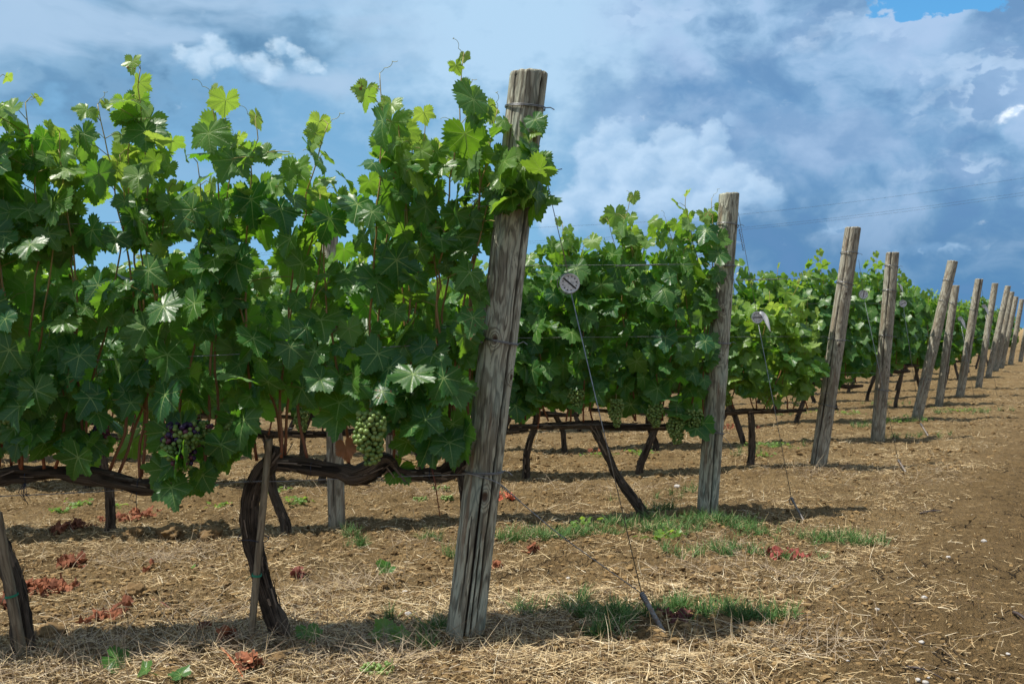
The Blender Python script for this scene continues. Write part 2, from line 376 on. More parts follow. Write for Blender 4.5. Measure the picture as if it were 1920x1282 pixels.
def make_bark():
    m, T, b, o = mat('vine_bark')
    a = attr(T, 'bk'); s, an, hh = sep(T, a)      # length along stem, angle, surface height
    cs = T.new('ShaderNodeCombineXYZ'); T.put(cs.inputs[0], T.m('MULTIPLY', s, 5.0)); T.put(cs.inputs[1], T.m('MULTIPLY', T.m('COSINE', an), 2.2)); T.put(cs.inputs[2], T.m('MULTIPLY', T.m('SINE', an), 2.2))
    cv = cs.outputs[0]
    f = T.noise(T.vm('MULTIPLY', cv, (1, 5, 5)), 1.6, 6, 0.65, dist=0.6)
    g = T.noise(T.vm('MULTIPLY', cv, (2, 1, 1)), 1.1, 3, 0.5)
    col = T.mix(T.mr(f, 0.32, 0.66), (0.014, 0.010, 0.008), (0.27, 0.205, 0.15))
    col = T.mix(T.m('MULTIPLY', T.mr(g, 0.45, 0.7), 0.5), col, (0.17, 0.14, 0.11))
    col = T.mix(T.mr(hh, -0.004, 0.002, 0.75, 0.0), col, (0.012, 0.009, 0.007))
    T.put(b.inputs['Base Color'], col); b.inputs['Roughness'].default_value = 0.9; b.inputs['Specular IOR Level'].default_value = 0.15
    T.put(b.inputs['Normal'], T.bump(f, 1.0, 0.028))
    return m
def make_soil():
    m, T, b, o = mat('soil')
    p = T.new('ShaderNodeTexCoord').outputs['Object']
    path, straw, h = sep(T, attr(T, 'ga'))
    n1 = T.noise(p, 1.3, 5, 0.6); n2 = T.noise(p, 14, 6, 0.65); n3 = T.noise(p, 75, 5, 0.7)
    col = T.mix(T.mr(n2, 0.3, 0.7), (0.135, 0.087, 0.037), (0.33, 0.22, 0.100))
    col = T.mix(T.m('MULTIPLY', T.mr(n1, 0.4, 0.7), 0.45), col, (0.33, 0.215, 0.10))
    col = T.mix(T.m('MULTIPLY', T.mr(T.noise(p, 2.1, 6, 0.65), 0.48, 0.66), 0.6), col, (0.115, 0.072, 0.034))
    col = T.mix(T.m('MULTIPLY', T.mr(n3, 0.52, 0.34), 0.75), col, (0.045, 0.030, 0.013))
    col = T.mix(T.m('MULTIPLY', path, 0.6), col, T.mix(n2, (0.125, 0.081, 0.034), (0.25, 0.165, 0.075)))
    # litter of broken straw: thin pale flecks in several directions
    fl = None
    for k, (ax, ay) in enumerate(((1, 7), (7, 1.2), (2.2, 5), (5, 2))):
        mp = T.new('ShaderNodeMapping'); T.put(mp.inputs[0], p); mp.inputs['Rotation'].default_value = (0, 0, 0.5 * k + 0.2); mp.inputs['Scale'].default_value = (ax, ay, 1)
        q = T.mr(T.noise(mp.outputs[0], 14 + 3 * k, 3, 0.55, dist=0.4), 0.60, 0.66)
        fl = q if fl is None else T.m('MAXIMUM', fl, q)
    dens = T.m('MULTIPLY', straw, T.mr(T.noise(p, 2.6, 4, 0.6), 0.34, 0.58))
    col = T.mix(T.m('MULTIPLY', fl, dens), col, (0.55, 0.41, 0.24))
    col = T.mix(T.m('MULTIPLY', dens, 0.42), col, (0.44, 0.31, 0.15))
    # drying cracks
    wv = T.vm('ADD', p, T.vm('SCALE', T.noise(p, 9, 3, 0.6, col=True), 0.10))
    vo = T.new('ShaderNodeTexVoronoi', feature='DISTANCE_TO_EDGE'); T.put(vo.inputs['Vector'], wv); vo.inputs['Scale'].default_value = 5.5
    cr = T.m('MULTIPLY', T.mr(vo.outputs['Distance'], 0.008, 0.028, 1.0, 0.0), T.mr(T.noise(p, 1.7, 2, 0.5), 0.50, 0.60))
    cr = T.m('MULTIPLY', cr, T.mr(straw, 0.9, 0.3))
    col = T.mix(T.m('MULTIPLY', cr, 0.8), col, (0.03, 0.02, 0.012))
    T.put(b.inputs['Base Color'], col); b.inputs['Roughness'].default_value = 0.95; b.inputs['Specular IOR Level'].default_value = 0.1
    hh = T.m('SUBTRACT', T.m('ADD', n2, T.m('MULTIPLY', n3, 0.55)), T.m('MULTIPLY', cr, 1.4))
    hh = T.m('ADD', hh, T.m('MULTIPLY', T.m('MULTIPLY', fl, dens), 0.3))
    T.put(b.inputs['Normal'], T.bump(hh, 1.0, 0.08))
    return m

M = dict(
    leaf=make_leaf_mat(),
    wood=make_wood('weathered_wood', (0.33, 0.32, 0.24), (0.48, 0.48, 0.375), (0.115, 0.095, 0.068), 0.35),
    wood2=make_wood('grey_wood', (0.30, 0.275, 0.21), (0.42, 0.39, 0.305), (0.15, 0.12, 0.085), 0.10),
    stake=make_wood('stake_wood', (0.20, 0.16, 0.105), (0.27, 0.225, 0.155), (0.12, 0.09, 0.06), 0.15),
    bark=make_bark(), soil=make_soil(),
    cane=simple('cane', (0.3, 0.12, 0.05), 0.5, spec=0.35, nscale=90, attrcol='cc', bump=0.3),
    grape=simple('grape_skin', (0.2, 0.3, 0.1), 0.34, spec=0.45, nscale=160, attrcol='cc', trans=0.22),
    wire=simple('galvanised_wire', (0.30, 0.31, 0.32), 0.42, metal=0.85, nscale=60, col2=(0.16, 0.16, 0.165)),
    zinc=simple('zinc_plate', (0.72, 0.73, 0.74), 0.5, metal=0.15, nscale=120, col2=(0.40, 0.42, 0.44)),
    dark=simple('dark_slot', (0.03, 0.03, 0.032), 0.7),
    rust=simple('rusty_steel', (0.20, 0.20, 0.19), 0.6, metal=0.5, nscale=80, col2=(0.15, 0.10, 0.07), bump=0.3),
    tag=simple('white_film', (0.80, 0.80, 0.80), 0.5, nscale=20, trans=0.2),
    tie=simple('green_twine', (0.02, 0.22, 0.12), 0.6), tied=simple('blue_black_tie', (0.02, 0.022, 0.04), 0.5),
    straw=simple('dry_straw', (0.5, 0.4, 0.2), 0.75, spec=0.25, nscale=50, attrcol='cc'),
    grass=simple('green_grass', (0.1, 0.2, 0.05), 0.6, spec=0.3, nscale=40, attrcol='cc', trans=0.25),
    dead=simple('dead_leaf', (0.3, 0.1, 0.05), 0.75, spec=0.2, nscale=40, attrcol='cc', bump=0.4, trans=0.15),
    clod=simple('soil_clod', (0.2, 0.12, 0.06), 0.95, spec=0.1, nscale=55, attrcol='cc', bump=1.0),
    stone=simple('pebble_stone', (0.45, 0.42, 0.38), 0.8, nscale=40, col2=(0.30, 0.28, 0.26), bump=0.4),
    cable=simple('cable', (0.05, 0.055, 0.06), 0.6),
)

# ------------------------------------------------------------------ ground
def xl(y): return 0.58 * y - 2.1           # the slanting line of row ends
ROWS = [3.35, 5.75, 7.75, 9.6, 11.8, 14.0, 15.65, 17.7, 19.9, 22.1, 24.3, 26.5, 28.7]
def G(x, y):
    x = np.asarray(x, float); y = np.asarray(y, float)
    dx = xl(np.clip(y, 0, 40)) - x
    sp = np.log1p(np.exp(np.clip(dx * 3, -30, 30))) / 3
    z = -0.28 * (1 - np.exp(-0.05 * sp / 0.28))
    z = z + 0.05 * np.exp(-((y - 3.35) / 0.9) ** 2) + 0.11 * sstep(y, 17.5, 21)
    return z
def rowmask(x, y):
    m = 0
    for r in ROWS[:8]: m = m + np.exp(-((y - r) / 0.33) ** 2)
    return m * sstep(xl(y) + 0.9 - x, 0, 0.8)
def pathmask(x, y):
    e = x - xl(y) - 1.15 + 0.5 * (fbm(x * 0.9, y * 0.9) - 0.5)
    return sstep(e, -0.35, 0.5)
def Gd(x, y):
    """ground height with clods"""
    x = np.asarray(x, float); y = np.asarray(y, float)
    p = pathmask(x, y); r = rowmask(x, y); a = 1 - 0.68 * p
    z = G(x, y) - 0.004 + 0.012 * r
    z = z + 0.055 * a * (fbm(x * 1.8, y * 1.8, 1.5) - 0.5)
    n = vnoise(x * 9, y * 9, 4.2); z = z + 0.042 * a * (1 - np.abs(2 * n - 1)) * sstep(vnoise(x * 2.1, y * 2.1, 9), 0.35, 0.7)
    n = vnoise(x * 23 + 3, y * 23, 2.2); z = z + 0.024 * (0.3 + 0.7 * a) * (n - 0.4)
    n = vnoise(x * 48 + 3, y * 48, 2.2); z = z + 0.019 * (0.55 + 0.45 * a) * (n - 0.5)
    n = vnoise(x * 120, y * 120, 6.2); z = z + 0.009 * (n - 0.5)
    # wheel ruts on the path
    z = z - 0.045 * np.exp(-((x - xl(y) - 2.0) / 0.24) ** 2) + 0.02 * np.exp(-((x - xl(y) - 1.55) / 0.2) ** 2)
    return z
def build_ground():
    ys = [-60, -30, -15, -8, -4, -2, -1, 0, 0.7, 1.3, 1.8, 2.2, 2.5, 2.7]
    y = 2.85
    while y < 8: ys.append(y); y *= 1.0031
    while y < 40: ys.append(y); y *= 1.0085
    while y < 2500: ys.append(y); y *= 1.18
    ys = np.array(ys); nc = 760
    u = np.linspace(-1, 1, nc)
    hw = np.where(ys < 2.85, np.maximum(40, -ys * 2), ys * 0.72)
    hw = np.where(ys < 2.85, 2.85 * 0.72 + (np.abs(ys - 2.85) * 3.0), hw); hw = np.where(ys > 45, ys * 1.6, hw)
    X = u[None] * hw[:, None]; Y = ys[:, None] * np.ones(nc)
    # widen the outermost columns so the sheet reaches far to both sides
    X[:, 0] = -1500; X[:, -1] = 1500; X[:, 1] = np.minimum(X[:, 1], -60); X[:, -2] = np.maximum(X[:, -2], 60)
    near = (Y > -3) & (Y < 60) & (np.abs(X) < 60)
    Z = np.where(near, Gd(X, Y), G(X, Y))
    v = np.stack([X, Y, Z], -1).reshape(-1, 3)
    i = (np.arange(len(ys) - 1) * nc)[:, None]; j = np.arange(nc - 1)[None]
    f = np.stack([i + j, i + j + 1, i + nc + j + 1, i + nc + j], -1).reshape(-1, 4)
    pm = pathmask(X, Y); st = (1 - pm) * (0.55 + 0.45 * sstep(Y, 4, 9))
    mb = MB(); mb.add(v, None, f, ga=np.stack([pm, st, Z], -1).reshape(-1, 3))
    o = mb.build('ground', M['soil']); tag(o, kind='structure')
build_ground()

# ------------------------------------------------------------------ ground litter (stuff nobody could count)
def scatter(n, dens, y0, y1, seed, xpad=0.56, far=1.0):
    r = np.random.default_rng(seed)
    y = 1 / (r.random(n) * (1 / y0 - 1 / y1) + 1 / y1)
    x = (r.random(n) * 2 - 1) * xpad * y
    k = r.random(n) < dens(x, y)
    return x[k], y[k], r
def strands(mb, x, y, z, L, w, az, lift, curl, col, seg=3, tw=None):
    """flat curved blades; all arrays of length n"""
    n = len(x); t = np.linspace(0, 1, seg + 1)
    d = np.stack([np.cos(az), np.sin(az)], -1)
    side = np.stack([-np.sin(az), np.cos(az)], -1)
    el = lift[:, None] + curl[:, None] * t[None]
    dl = (L / seg)[:, None]
    hx = np.concatenate([np.zeros((n, 1)), np.cumsum(np.cos(el[:, 1:]) * dl, 1)], 1)
    hz = np.concatenate([np.zeros((n, 1)), np.cumsum(np.sin(el[:, 1:]) * dl, 1)], 1)
    bend = (np.sin(az * 7.3) * 0.25)[:, None] * (t ** 2)[None] * L[:, None]
    cx = x[:, None] + d[:, :1] * hx + side[:, :1] * bend; cy = y[:, None] + d[:, 1:] * hx + side[:, 1:] * bend; cz = z[:, None] + hz
    ww = w[:, None] * np.clip(1.0 - t ** 2.5, 0.12, 1)[None] * 0.5
    tz = np.sin(az * 11.1) * 0.7
    lx, ly, lz = side[:, :1] * np.cos(tz)[:, None], side[:, 1:] * np.cos(tz)[:, None], np.sin(tz)[:, None]
    P = np.stack([np.stack([cx - lx * ww, cy - ly * ww, cz - lz * ww], -1), np.stack([cx + lx * ww, cy + ly * ww, cz + lz * ww], -1)], 2)
    k = 2 * (seg + 1); base = (np.arange(n) * k)[:, None]; q = (np.arange(seg) * 2)[None]
    f = np.stack([base + q, base + q + 1, base + q + 3, base + q + 2], -1).reshape(-1, 4)
    mb.add(P.reshape(-1, 3), None, f, cc=np.repeat(col, k, axis=0))

def build_straw():
    mb = MB()
    def dens(x, y):
        p = pathmask(x, y); c = sstep(fbm(x * 1.6 + 4, y * 1.6, 3), 0.36, 0.62); r = np.clip(rowmask(x, y), 0, 1)
        return (1 - p) * (0.12 + 0.85 * c * sstep(vnoise(x * 5, y * 5, 1), 0.25, 0.6) + 0.45 * r * (x < xl(y) + 0.5)) + p * 0.035
    for (n, y0, y1, sc, seed) in ((190000, 2.7, 7.5, 1.0, 1), (130000, 7.5, 30, 1.25, 2)):
        x, y, r = scatter(n, dens, y0, y1, seed, 0.6)
        k = len(x); L = (0.012 + 0.085 * r.random(k) ** 2.6 + (r.random(k) < 0.03) * 0.14 * r.random(k)) * sc
        w = (0.0011 + 0.0015 * r.random(k)) * sc
        az = r.random(k) * 2 * PI; up = r.random(k)
        lift = np.where(up < 0.07, 0.5 + r.random(k), 0.02 + 0.30 * r.random(k) ** 2); curl = (r.random(k) - 0.6) * 0.7
        t = r.random((k, 1)); col = (1 - t) * np.array([[0.66, 0.515, 0.29]]) + t * np.array([[0.31, 0.215, 0.11]])
        col = np.where(r.random((k, 1)) < 0.10, np.array([[0.70, 0.60, 0.42]]), col); col = np.where(r.random((k, 1)) < 0.22, np.array([[0.10, 0.060, 0.032]]), col)
        strands(mb, x, y, Gd(x, y) + 0.002 + 0.012 * r.random(k), L, w, az, lift, curl, col)
    # bushy heaps of grey mown grass lying along the near row and beside single stems
    heaps = [(300, 1232, 0.75, 900), (90, 1262, 0.5, 500), (620, 1240, 0.45, 500), (700, 1262, 0.5, 350), (980, 1215, 0.45, 420), (300, 1010, 0.42, 420), (200, 1130, 0.2, 120),
             (640, 1100, 0.32, 420), (1290, 1085, 0.3, 160), (1365, 1035, 0.2, 120), (1440, 1250, 0.6, 220), (1560, 1255, 0.35, 160), (1520, 890, 0.45, 260), (1600, 880, 0.4, 160), (1130, 905, 0.9, 300),
             (760, 900, 0.7, 260), (1745, 890, 0.3, 90), (1500, 1110, 0.2, 110), (1700, 905, 0.5, 90), (860, 1010, 0.5, 200), (430, 1160, 0.4, 260)]
    r = np.random.default_rng(77)
    for (px, py, rad, n) in heaps:
        d = HC * FPX / (py - YH); cx = (px - 960) * d / FPX
        x = cx + r.normal(size=n) * rad * 0.5; y = d + r.normal(size=n) * 0.10
        L = 0.05 + 0.14 * r.random(n); w = 0.0012 + 0.0014 * r.random(n); az = r.random(n) * 2 * PI
        t = r.random((n, 1)) ** 0.7; col = (1 - t) * np.array([[0.46, 0.37, 0.25]]) + t * np.array([[0.17, 0.125, 0.085]])
        strands(mb, x, y, Gd(x, y) + 0.004, L, w, az, 0.1 + 0.9 * r.random(n) ** 2, (r.random(n) - 0.75) * 1.6, col, seg=4)
    o = mb.build('dry_straw', M['straw'], smooth=False)
    tag(o, 'dry mown straw and stalks strewn over the soil between the vine rows', 'straw', kind='stuff')
build_straw()

def build_clods():
    import bmesh
    bm = bmesh.new(); bmesh.ops.create_icosphere(bm, subdivisions=1, radius=1)
    V = np.array([v.co[:] for v in bm.verts]); F = np.array([[v.index for v in f.verts] for f in bm.faces]); bm.free()
    mb = MB()
    for (n, y0, y1, s0, s1, seed) in ((70000, 2.7, 7.5, 0.003, 0.017, 31), (26000, 7.5, 22, 0.006, 0.026, 32)):
        x, y, r = scatter(n, lambda x, y: (0.2 + 0.8 * sstep(fbm(x * 2.3, y * 2.3, 7), 0.38, 0.62)) * (1 - 0.72 * pathmask(x, y)), y0, y1, seed, 0.6)
        k = len(x); s = (s0 + (s1 - s0) * r.random(k) ** 5) * (1 - 0.3 * pathmask(x, y))
        P = V[None] * (s[:, None, None]) * (0.6 + 0.8 * r.random((k, len(V), 1))) * np.array([1, 1, 0.7])
        a = r.random(k) * 2 * PI; c, sn = np.cos(a)[:, None], np.sin(a)[:, None]
        P = np.stack([P[..., 0] * c - P[..., 1] * sn, P[..., 0] * sn + P[..., 1] * c, P[..., 2]], -1)
        P = P + np.stack([x, y, Gd(x, y) + 0.1 * s], -1)[:, None]
        f = (F[None] + (np.arange(k) * len(V))[:, None, None]).reshape(-1, 3)
        t = r.random((k, 1)); col = (1 - t) * np.array([[0.10, 0.063, 0.028]]) + t * np.array([[0.26, 0.172, 0.078]])
        mb.add(P.reshape(-1, 3), f, None, cc=np.repeat(col, len(V), axis=0))
    o = mb.build('soil_crumbs', M['clod'], smooth=False)
    tag(o, 'small crumbs of dry brown soil strewn over the ground', 'soil', kind='stuff')
build_clods()

def build_grass():
    mb = MB(); r = np.random.default_rng(9)
    P = [(985, 1005, .22, .10, 380), (1060, 1000, .16, .08, 260), (1120, 1000, .15, .06, 160), (1180, 985, .13, .08, 240), (1245, 1005, .14, .08, 260), (1300, 985, .2, .12, 420), (1370, 985, .18, .10, 280), (1400, 1000, .2, .1, 200),
         (1240, 960, .12, .08, 160), (1560, 1012, .16, .07, 260), (1610, 1020, .12, .06, 170), (1340, 1045, .16, .05, 160), (1430, 1050, .18, .05, 160), (1290, 1055, .1, .04, 60),
         (1130, 1205, .11, .05, 240), (1190, 1195, .12, .05, 260), (1270, 1185, .12, .05, 220), (1380, 1200, .13, .05, 260), (1440, 1205, .09, .04, 130), (1130, 1235, .06, .03, 90), (1010, 1175, .09, .04, 70), (1090, 1170, .10, .04, 60),
         (815, 1215, .045, .03, 120), (800, 1240, .03, .02, 50), (670, 1000, .06, .05, 90), (655, 985, .05, .04, 60), (850, 1025, .06, .04, 60), (800, 1000, .07, .04, 60), (740, 1180, .06, .03, 30),
         (1250, 925, .2, .1, 80), (1450, 838, .18, .08, 160), (1690, 790, .35, .10, 260), (1620, 795, .2, .1, 120), (1700, 822, .3, .08, 150), (1470, 770, .2, .1, 90), (1840, 775, .5, .2, 160), (1410, 845, .15, .06, 60), (1660, 755, .4, .2, 130), (1750, 780, .3, .1, 100)]
    for (px, py, sx, sy, n) in P:
        d = HC * FPX / (py - YH); cx = (px - 960) * d / FPX
        n = int(n * 1.9); nt = max(4, n // 16); tx = cx + r.normal(size=nt) * sx * 0.6; ty = d + r.normal(size=nt) * sy * 0.6
        k = r.integers(0, nt, n); x = tx[k] + r.normal(size=n) * 0.008; y = ty[k] + r.normal(size=n) * 0.008
        L = 0.035 + 0.06 * r.random(n); w = 0.0022 + 0.0018 * r.random(n)
        t = r.random((n, 1)); col = (1 - t) * np.array([[0.05, 0.13, 0.035]]) + t * np.array([[0.12, 0.23, 0.055]])
        col = np.where(r.random((n, 1)) < 0.12, np.array([[0.40, 0.33, 0.17]]), col)
        strands(mb, x, y, Gd(x, y), L, w, r.random(n) * 2 * PI, 0.7 + 0.8 * r.random(n), -0.9 * r.random(n), col, seg=4)
    o = mb.build('grass', M['grass'], smooth=False)
    tag(o, 'tufts of short green grass growing at the feet of the posts', 'grass', kind='stuff')
build_grass()

# ------------------------------------------------------------------ leaves
def leaf_outline(nth, teeth, k):
    th = np.linspace(-PI, PI, nth, endpoint=False)
    a = np.abs(np.degrees(th))
    A = np.interp(a, [0, 14, 30, 38, 52, 66, 82, 92, 112, 128, 150, 166, 175, 180], [1.08, .88, .64, .57, .76, .95, .66, .55, .70, .82, .66, .50, .26, .05])
    B = np.interp(a, [0, 14, 30, 38, 52, 66, 82, 92, 112, 128, 150, 166, 175, 180], [1.04, .90, .80, .79, .86, .93, .82, .76, .80, .83, .72, .56, .32, .08])
    r = A * (1 - k) + B * k
    if teeth:
        saw = (np.arange(nth) % 2) * 2.0 - 1.0
        amp = 0.078 * (0.45 + vnoise(th * 3 + 20, 5 * k)) * (a < 168)
        r = r + saw * amp * r + 0.05 * (vnoise(th * 4 + 9, 3 * k + 1.0) - 0.5) * (a < 168)
    return th, r
def leaves_mesh(mb, pos, nrm, tip, size, young, rnd, dry, res, r):
    """res: (angular steps, ring fractions)"""
    n = len(pos)
    if n == 0: return
    nth, rings = res
    N = nrm / np.linalg.norm(nrm, axis=1)[:, None]
    T_ = tip - N * np.sum(tip * N, 1)[:, None]; T_ /= np.linalg.norm(T_, axis=1)[:, None] + 1e-9
    B = np.cross(T_, N)
    k = r.random(n) ** 0.8
    th, r0 = leaf_outline(nth, nth >= 40, 0.0); _, r1 = leaf_outline(nth, nth >= 40, 1.0)
    R = r0[None] * (1 - k[:, None]) + r1[None] * k[:, None]
    if nth >= 40: R = R * (1 + 0.06 * (r.random((n, nth)) - 0.5) + 0.10 * np.sin(th[None] * 2 + r.random((n, 1)) * 6) * r.random((n, 1)))
    asx = 1 + 0.22 * (r.random((n, 1)) - 0.5)
    us, vs = [np.zeros((n, 1))], [np.zeros((n, 1))]
    for f in rings:
        rr = R * f if f == 1 else (R * 0.7 + 0.3 * R.mean(1, keepdims=True) * (np.abs(np.degrees(th)) < 165)) * f
        us.append(rr * np.sin(th)[None] * asx); vs.append(rr * np.cos(th)[None])
    u = np.concatenate(us, 1); v = np.concatenate(vs, 1); rad2 = u * u + v * v
    c = r.random((n, 6)); ang = np.arctan2(u, v)
    w = -(0.0 + 0.55 * c[:, :1] ** 2) * u * u - (0.52 * c[:, 1:2] - 0.10) * v * np.abs(v) + (0.50 * c[:, 2:3] - 0.16) * np.abs(u)
    w = w + (0.05 + 0.17 * c[:, 3:4] ** 2) * np.sin(ang * 3 + c[:, 4:5] * 6.3) * rad2
    if nth >= 24:
        w = w - 0.045 * np.cos(ang * 7.3) * rad2 + 0.05 * np.sin(ang * (9 + np.floor(c[:, 5:6] * 5)) + c[:, 4:5] * 9) * rad2 ** 1.5
    s = size[:, None, None]
    P = pos[:, None] + s * (u[..., None] * B[:, None] + v[..., None] * T_[:, None] + w[..., None] * N[:, None])
    K = u.shape[1]; nr = len(rings); j = np.arange(nth); j2 = (j + 1) % nth
    f3 = np.stack([np.zeros(nth, int), 1 + j2, 1 + j], -1)
    f4 = [np.stack([1 + q * nth + j, 1 + q * nth + j2, 1 + (q + 1) * nth + j2, 1 + (q + 1) * nth + j], -1) for q in range(nr - 1)]
    off = (np.arange(n) * K)[:, None, None]
    lc = np.repeat(np.stack([young, rnd, dry], -1), K, axis=0)
    mb.add(P.reshape(-1, 3), (f3[None] + off).reshape(-1, 3), (np.concatenate(f4)[None] + off).reshape(-1, 4) if f4 else None,
           luv=np.stack([u, v, 0 * u], -1).reshape(-1, 3), lc=lc)

RES = {0: (64, (0.35, 0.7, 1.0)), 1: (44, (0.5, 1.0)), 2: (22, (0.55, 1.0)), 3: (14, (1.0,))}

def grow(root, x0, x1, zc, top, bottom, r, lod, yrow=0.0, n_cane=9, fill=260, talls=(), xmax=None, canes=True, thick=1.0, leaf=0.092, starts=None, cordz=None, hole=None, sun_tint=0.0, extra=()):
    """canes and foliage of one vine. Coordinates are those of ROOT's frame (x along the row, y across).
    top(x), bottom(x): canopy edge heights; xmax(z): right-hand limit."""
    L = dict(pos=[], n=[], t=[], s=[], y=[])
    sun = np.array([SUNV.x, SUNV.y, SUNV.z])
    def put(p, side, size, young, droop=0.6):
        x, y, z = p
        if xmax is not None and x > xmax(z): return False
        if z < bottom(x) + 0.04: return False
        if hole is not None and hole(x, z): return False
        n = np.array([r.normal() * 0.5, side * (0.55 + 0.5 * r.random()), 0.1 + 0.7 * r.random()]) + 0.15 * sun + r.normal(size=3) * (0.26 if r.random() < 0.6 else 0.65)
        t = np.array([r.normal() * 0.35, side * 0.25, -droop - 0.4 * r.random()])
        L['pos'].append(p); L['n'].append(n); L['t'].append(t); L['s'].append(size); L['y'].append(young); return True
    nsd = {0: 7, 1: 5, 2: 4, 3: 3}[lod]
    xs = list(starts) if starts is not None else [x0 + (x1 - x0) * (i + 0.5 + (r.random() - 0.5) * 0.7) / n_cane for i in range(n_cane)]
    specs = [(x, None, x) for x in xs] + [(t[2] if len(t) > 2 else t[0], t[1], t[0]) for t in talls]
    for ci, (xs_, ztall, xe_) in enumerate(specs):
        mb = MB(); z0 = (cordz(xs_) if cordz else zc) + 0.02
        zt = ztall if ztall else (top(xs_) + 0.03 - 0.26 * r.random())
        sx = xs_ + (0.0 if not ztall else (r.random() - 0.5) * 0.06)
        node = 0.072 if not ztall else 0.058; k = max(4, int((zt - z0) / node)); pts = []
        dxx = r.normal() * 0.05; ph = r.random() * 6; yy = (r.random() - 0.5) * 0.05; ysl = r.normal() * 0.03
        for i in range(k + 1):
            u = i / k
            pts.append([sx + (xe_ - xs_) * u ** (1.2 if abs(xe_ - xs_) < 0.1 else 4) + dxx * (u if not ztall else u * (1 - u) * 2) * 2 + 0.028 * math.sin(ph + u * 5) + r.normal() * 0.004, yrow + yy + ysl * math.sin(u * 3) + 0.02 * math.sin(ph * 2 + 6 * u), z0 + (zt - z0) * u])
        pts = np.array(pts); rad = (0.0056 * (1 - 0.72 * np.linspace(0, 1, k + 1))) * thick
        def ccol(s):
            s = np.asarray(s)[:, None]
            return (1 - s) * np.array([[0.21, 0.072, 0.036]]) + s * np.array([[0.30, 0.24, 0.07]])
        tube(mb, pts, rad, nsd, smooth_n=(k * 2 + 1 if lod < 2 else None), cc=ccol)
        side = 1 if r.random() < 0.5 else -1
        for i in range(1, k + 1):
            u = i / k; side = -side; p = pts[i]
            remain = (k - i)
            yg = 0.85 * max(0.0, 1 - (remain + 0.5) / 5.0) ** 1.2 * (1.0 if (ztall or zt > 1.5) else 0.5)
            size = leaf * (0.58 + 0.66 * r.random()) * (0.52 + 0.48 * min(1, (remain + 0.5) / 3.5))
            if r.random() < 0.08 or (ztall and p[2] < ztall - 0.75): continue
            pl = (0.05 + 0.065 * r.random()) * (0.5 + 0.5 * min(1, remain / 4))
            dirv = np.array([r.normal() * 0.75, side * (0.7 + 0.4 * r.random()), 0.25 + 0.3 * r.random()]); dirv /= np.linalg.norm(dirv)
            q = p + dirv * pl
            if put(q, side if r.random() < 0.9 else -side, size, min(1, yg + 0.12 * r.random())) and lod < 3:
                mid = p + dirv * pl * 0.55 + np.array([0, 0, 0.012])
                tube(mb, [p, mid, q], [0.0016 * thick, 0.0013 * thick, 0.0012 * thick], 4 if lod < 2 else 3, cap=False, cc=lambda s: np.tile(np.array([[0.24, 0.22, 0.07]]), (len(s), 1)) if young_ok else None)
            # lateral with a few smaller leaves
            if r.random() < 0.24 and 2 < i < k - 1 and z0 + 0.1 < p[2]:
                m = r.integers(2, 5); lp = p.copy(); ld = np.array([r.normal() * 0.6, -side * 0.6, 0.5 * r.random()]); ld /= np.linalg.norm(ld)
                pp = [lp.copy()]
                for q_ in range(m):
                    lp = lp + ld * 0.045 + np.array([0, 0, -0.004 * q_]); pp.append(lp.copy())
                    put(lp + r.normal(size=3) * 0.02, -side, leaf * (0.45 + 0.35 * r.random()), min(1, 0.15 + 0.75 * (p[2] > 1.25) * q_ / m * r.random() * 1.4))
                if lod < 2: tube(mb, pp, 0.0016 * thick, 4, cap=False, cc=np.array([[0.26, 0.24, 0.07]]))
        if ztall and lod < 2:
            for _q in range(3):
                pt = pts[-1 - 2 * _q]; t_ = np.linspace(0, 1, 22); a_ = r.random() * 6; sp = 0.010 * (1 - t_ * 0.4)
                dd = np.array([math.cos(a_) * 0.7, -0.4, 0.5 * r.random() + 0.1])
                tube(mb, pt + dd * (0.09 * t_[:, None]) + np.stack([sp * np.sin(t_ * 13) * t_, 0 * t_, sp * (1 - np.cos(t_ * 13)) * t_], -1), 0.0009, 4, cap=False, cc=np.array([[0.30, 0.30, 0.08]]))
        if canes and (lod < 3 or ci < 4):
            mb.build('cane', M['cane'], root)
    for (ex0, ex1, ez0, ez1, ey0, ey1, en, ey) in extra:
        for _ in range(en):
            q = np.array([ex0 + (ex1 - ex0) * r.random(), yrow + ey0 + (ey1 - ey0) * r.random(), ez0 + (ez1 - ez0) * r.random()])
            put(q, -1 if q[1] < 0 else 1, leaf * (0.5 + 0.5 * r.random()), ey * r.random())
    for _ in range(fill):
        x = x0 + (x1 - x0) * r.random(); zt = top(x) - 0.06; zb = bottom(x) + 0.08
        if zt <= zb: continue
        z = zb + (zt - zb) * r.random() ** 1.15; side = 1 if r.random() < 0.45 else -1
        env = 0.5 + 0.5 * math.sin(PI * min(1, max(0, (z - zb) / (zt - zb)) * 0.8 + 0.15))
        y = yrow + side * (0.03 + 0.16 * r.random() ** 0.7) * env
        put(np.array([x, y, z]), side, leaf * (0.62 + 0.55 * r.random()) * (1 if z < zt - 0.15 else 0.75), 0.22 * r.random() ** 2 + (0.5 * r.random() if z > zt - 0.12 else 0))
    mb = MB(); n = len(L['pos'])
    if sun_tint: L['y'] = [min(1, q + sun_tint * r.random()) for q in L['y']]  # sunlit yellow put into the leaf colour through the young value
    dry = np.where(r.random(n) < 0.06, r.random(n) * 0.5, 0.0)
    leaves_mesh(mb, np.array(L['pos']), np.array(L['n']), np.array(L['t']), np.array(L['s']), np.array(L['y']), r.random(n), dry, RES[lod], r)
    return mb.build('foliage', M['leaf'], root)
young_ok = True

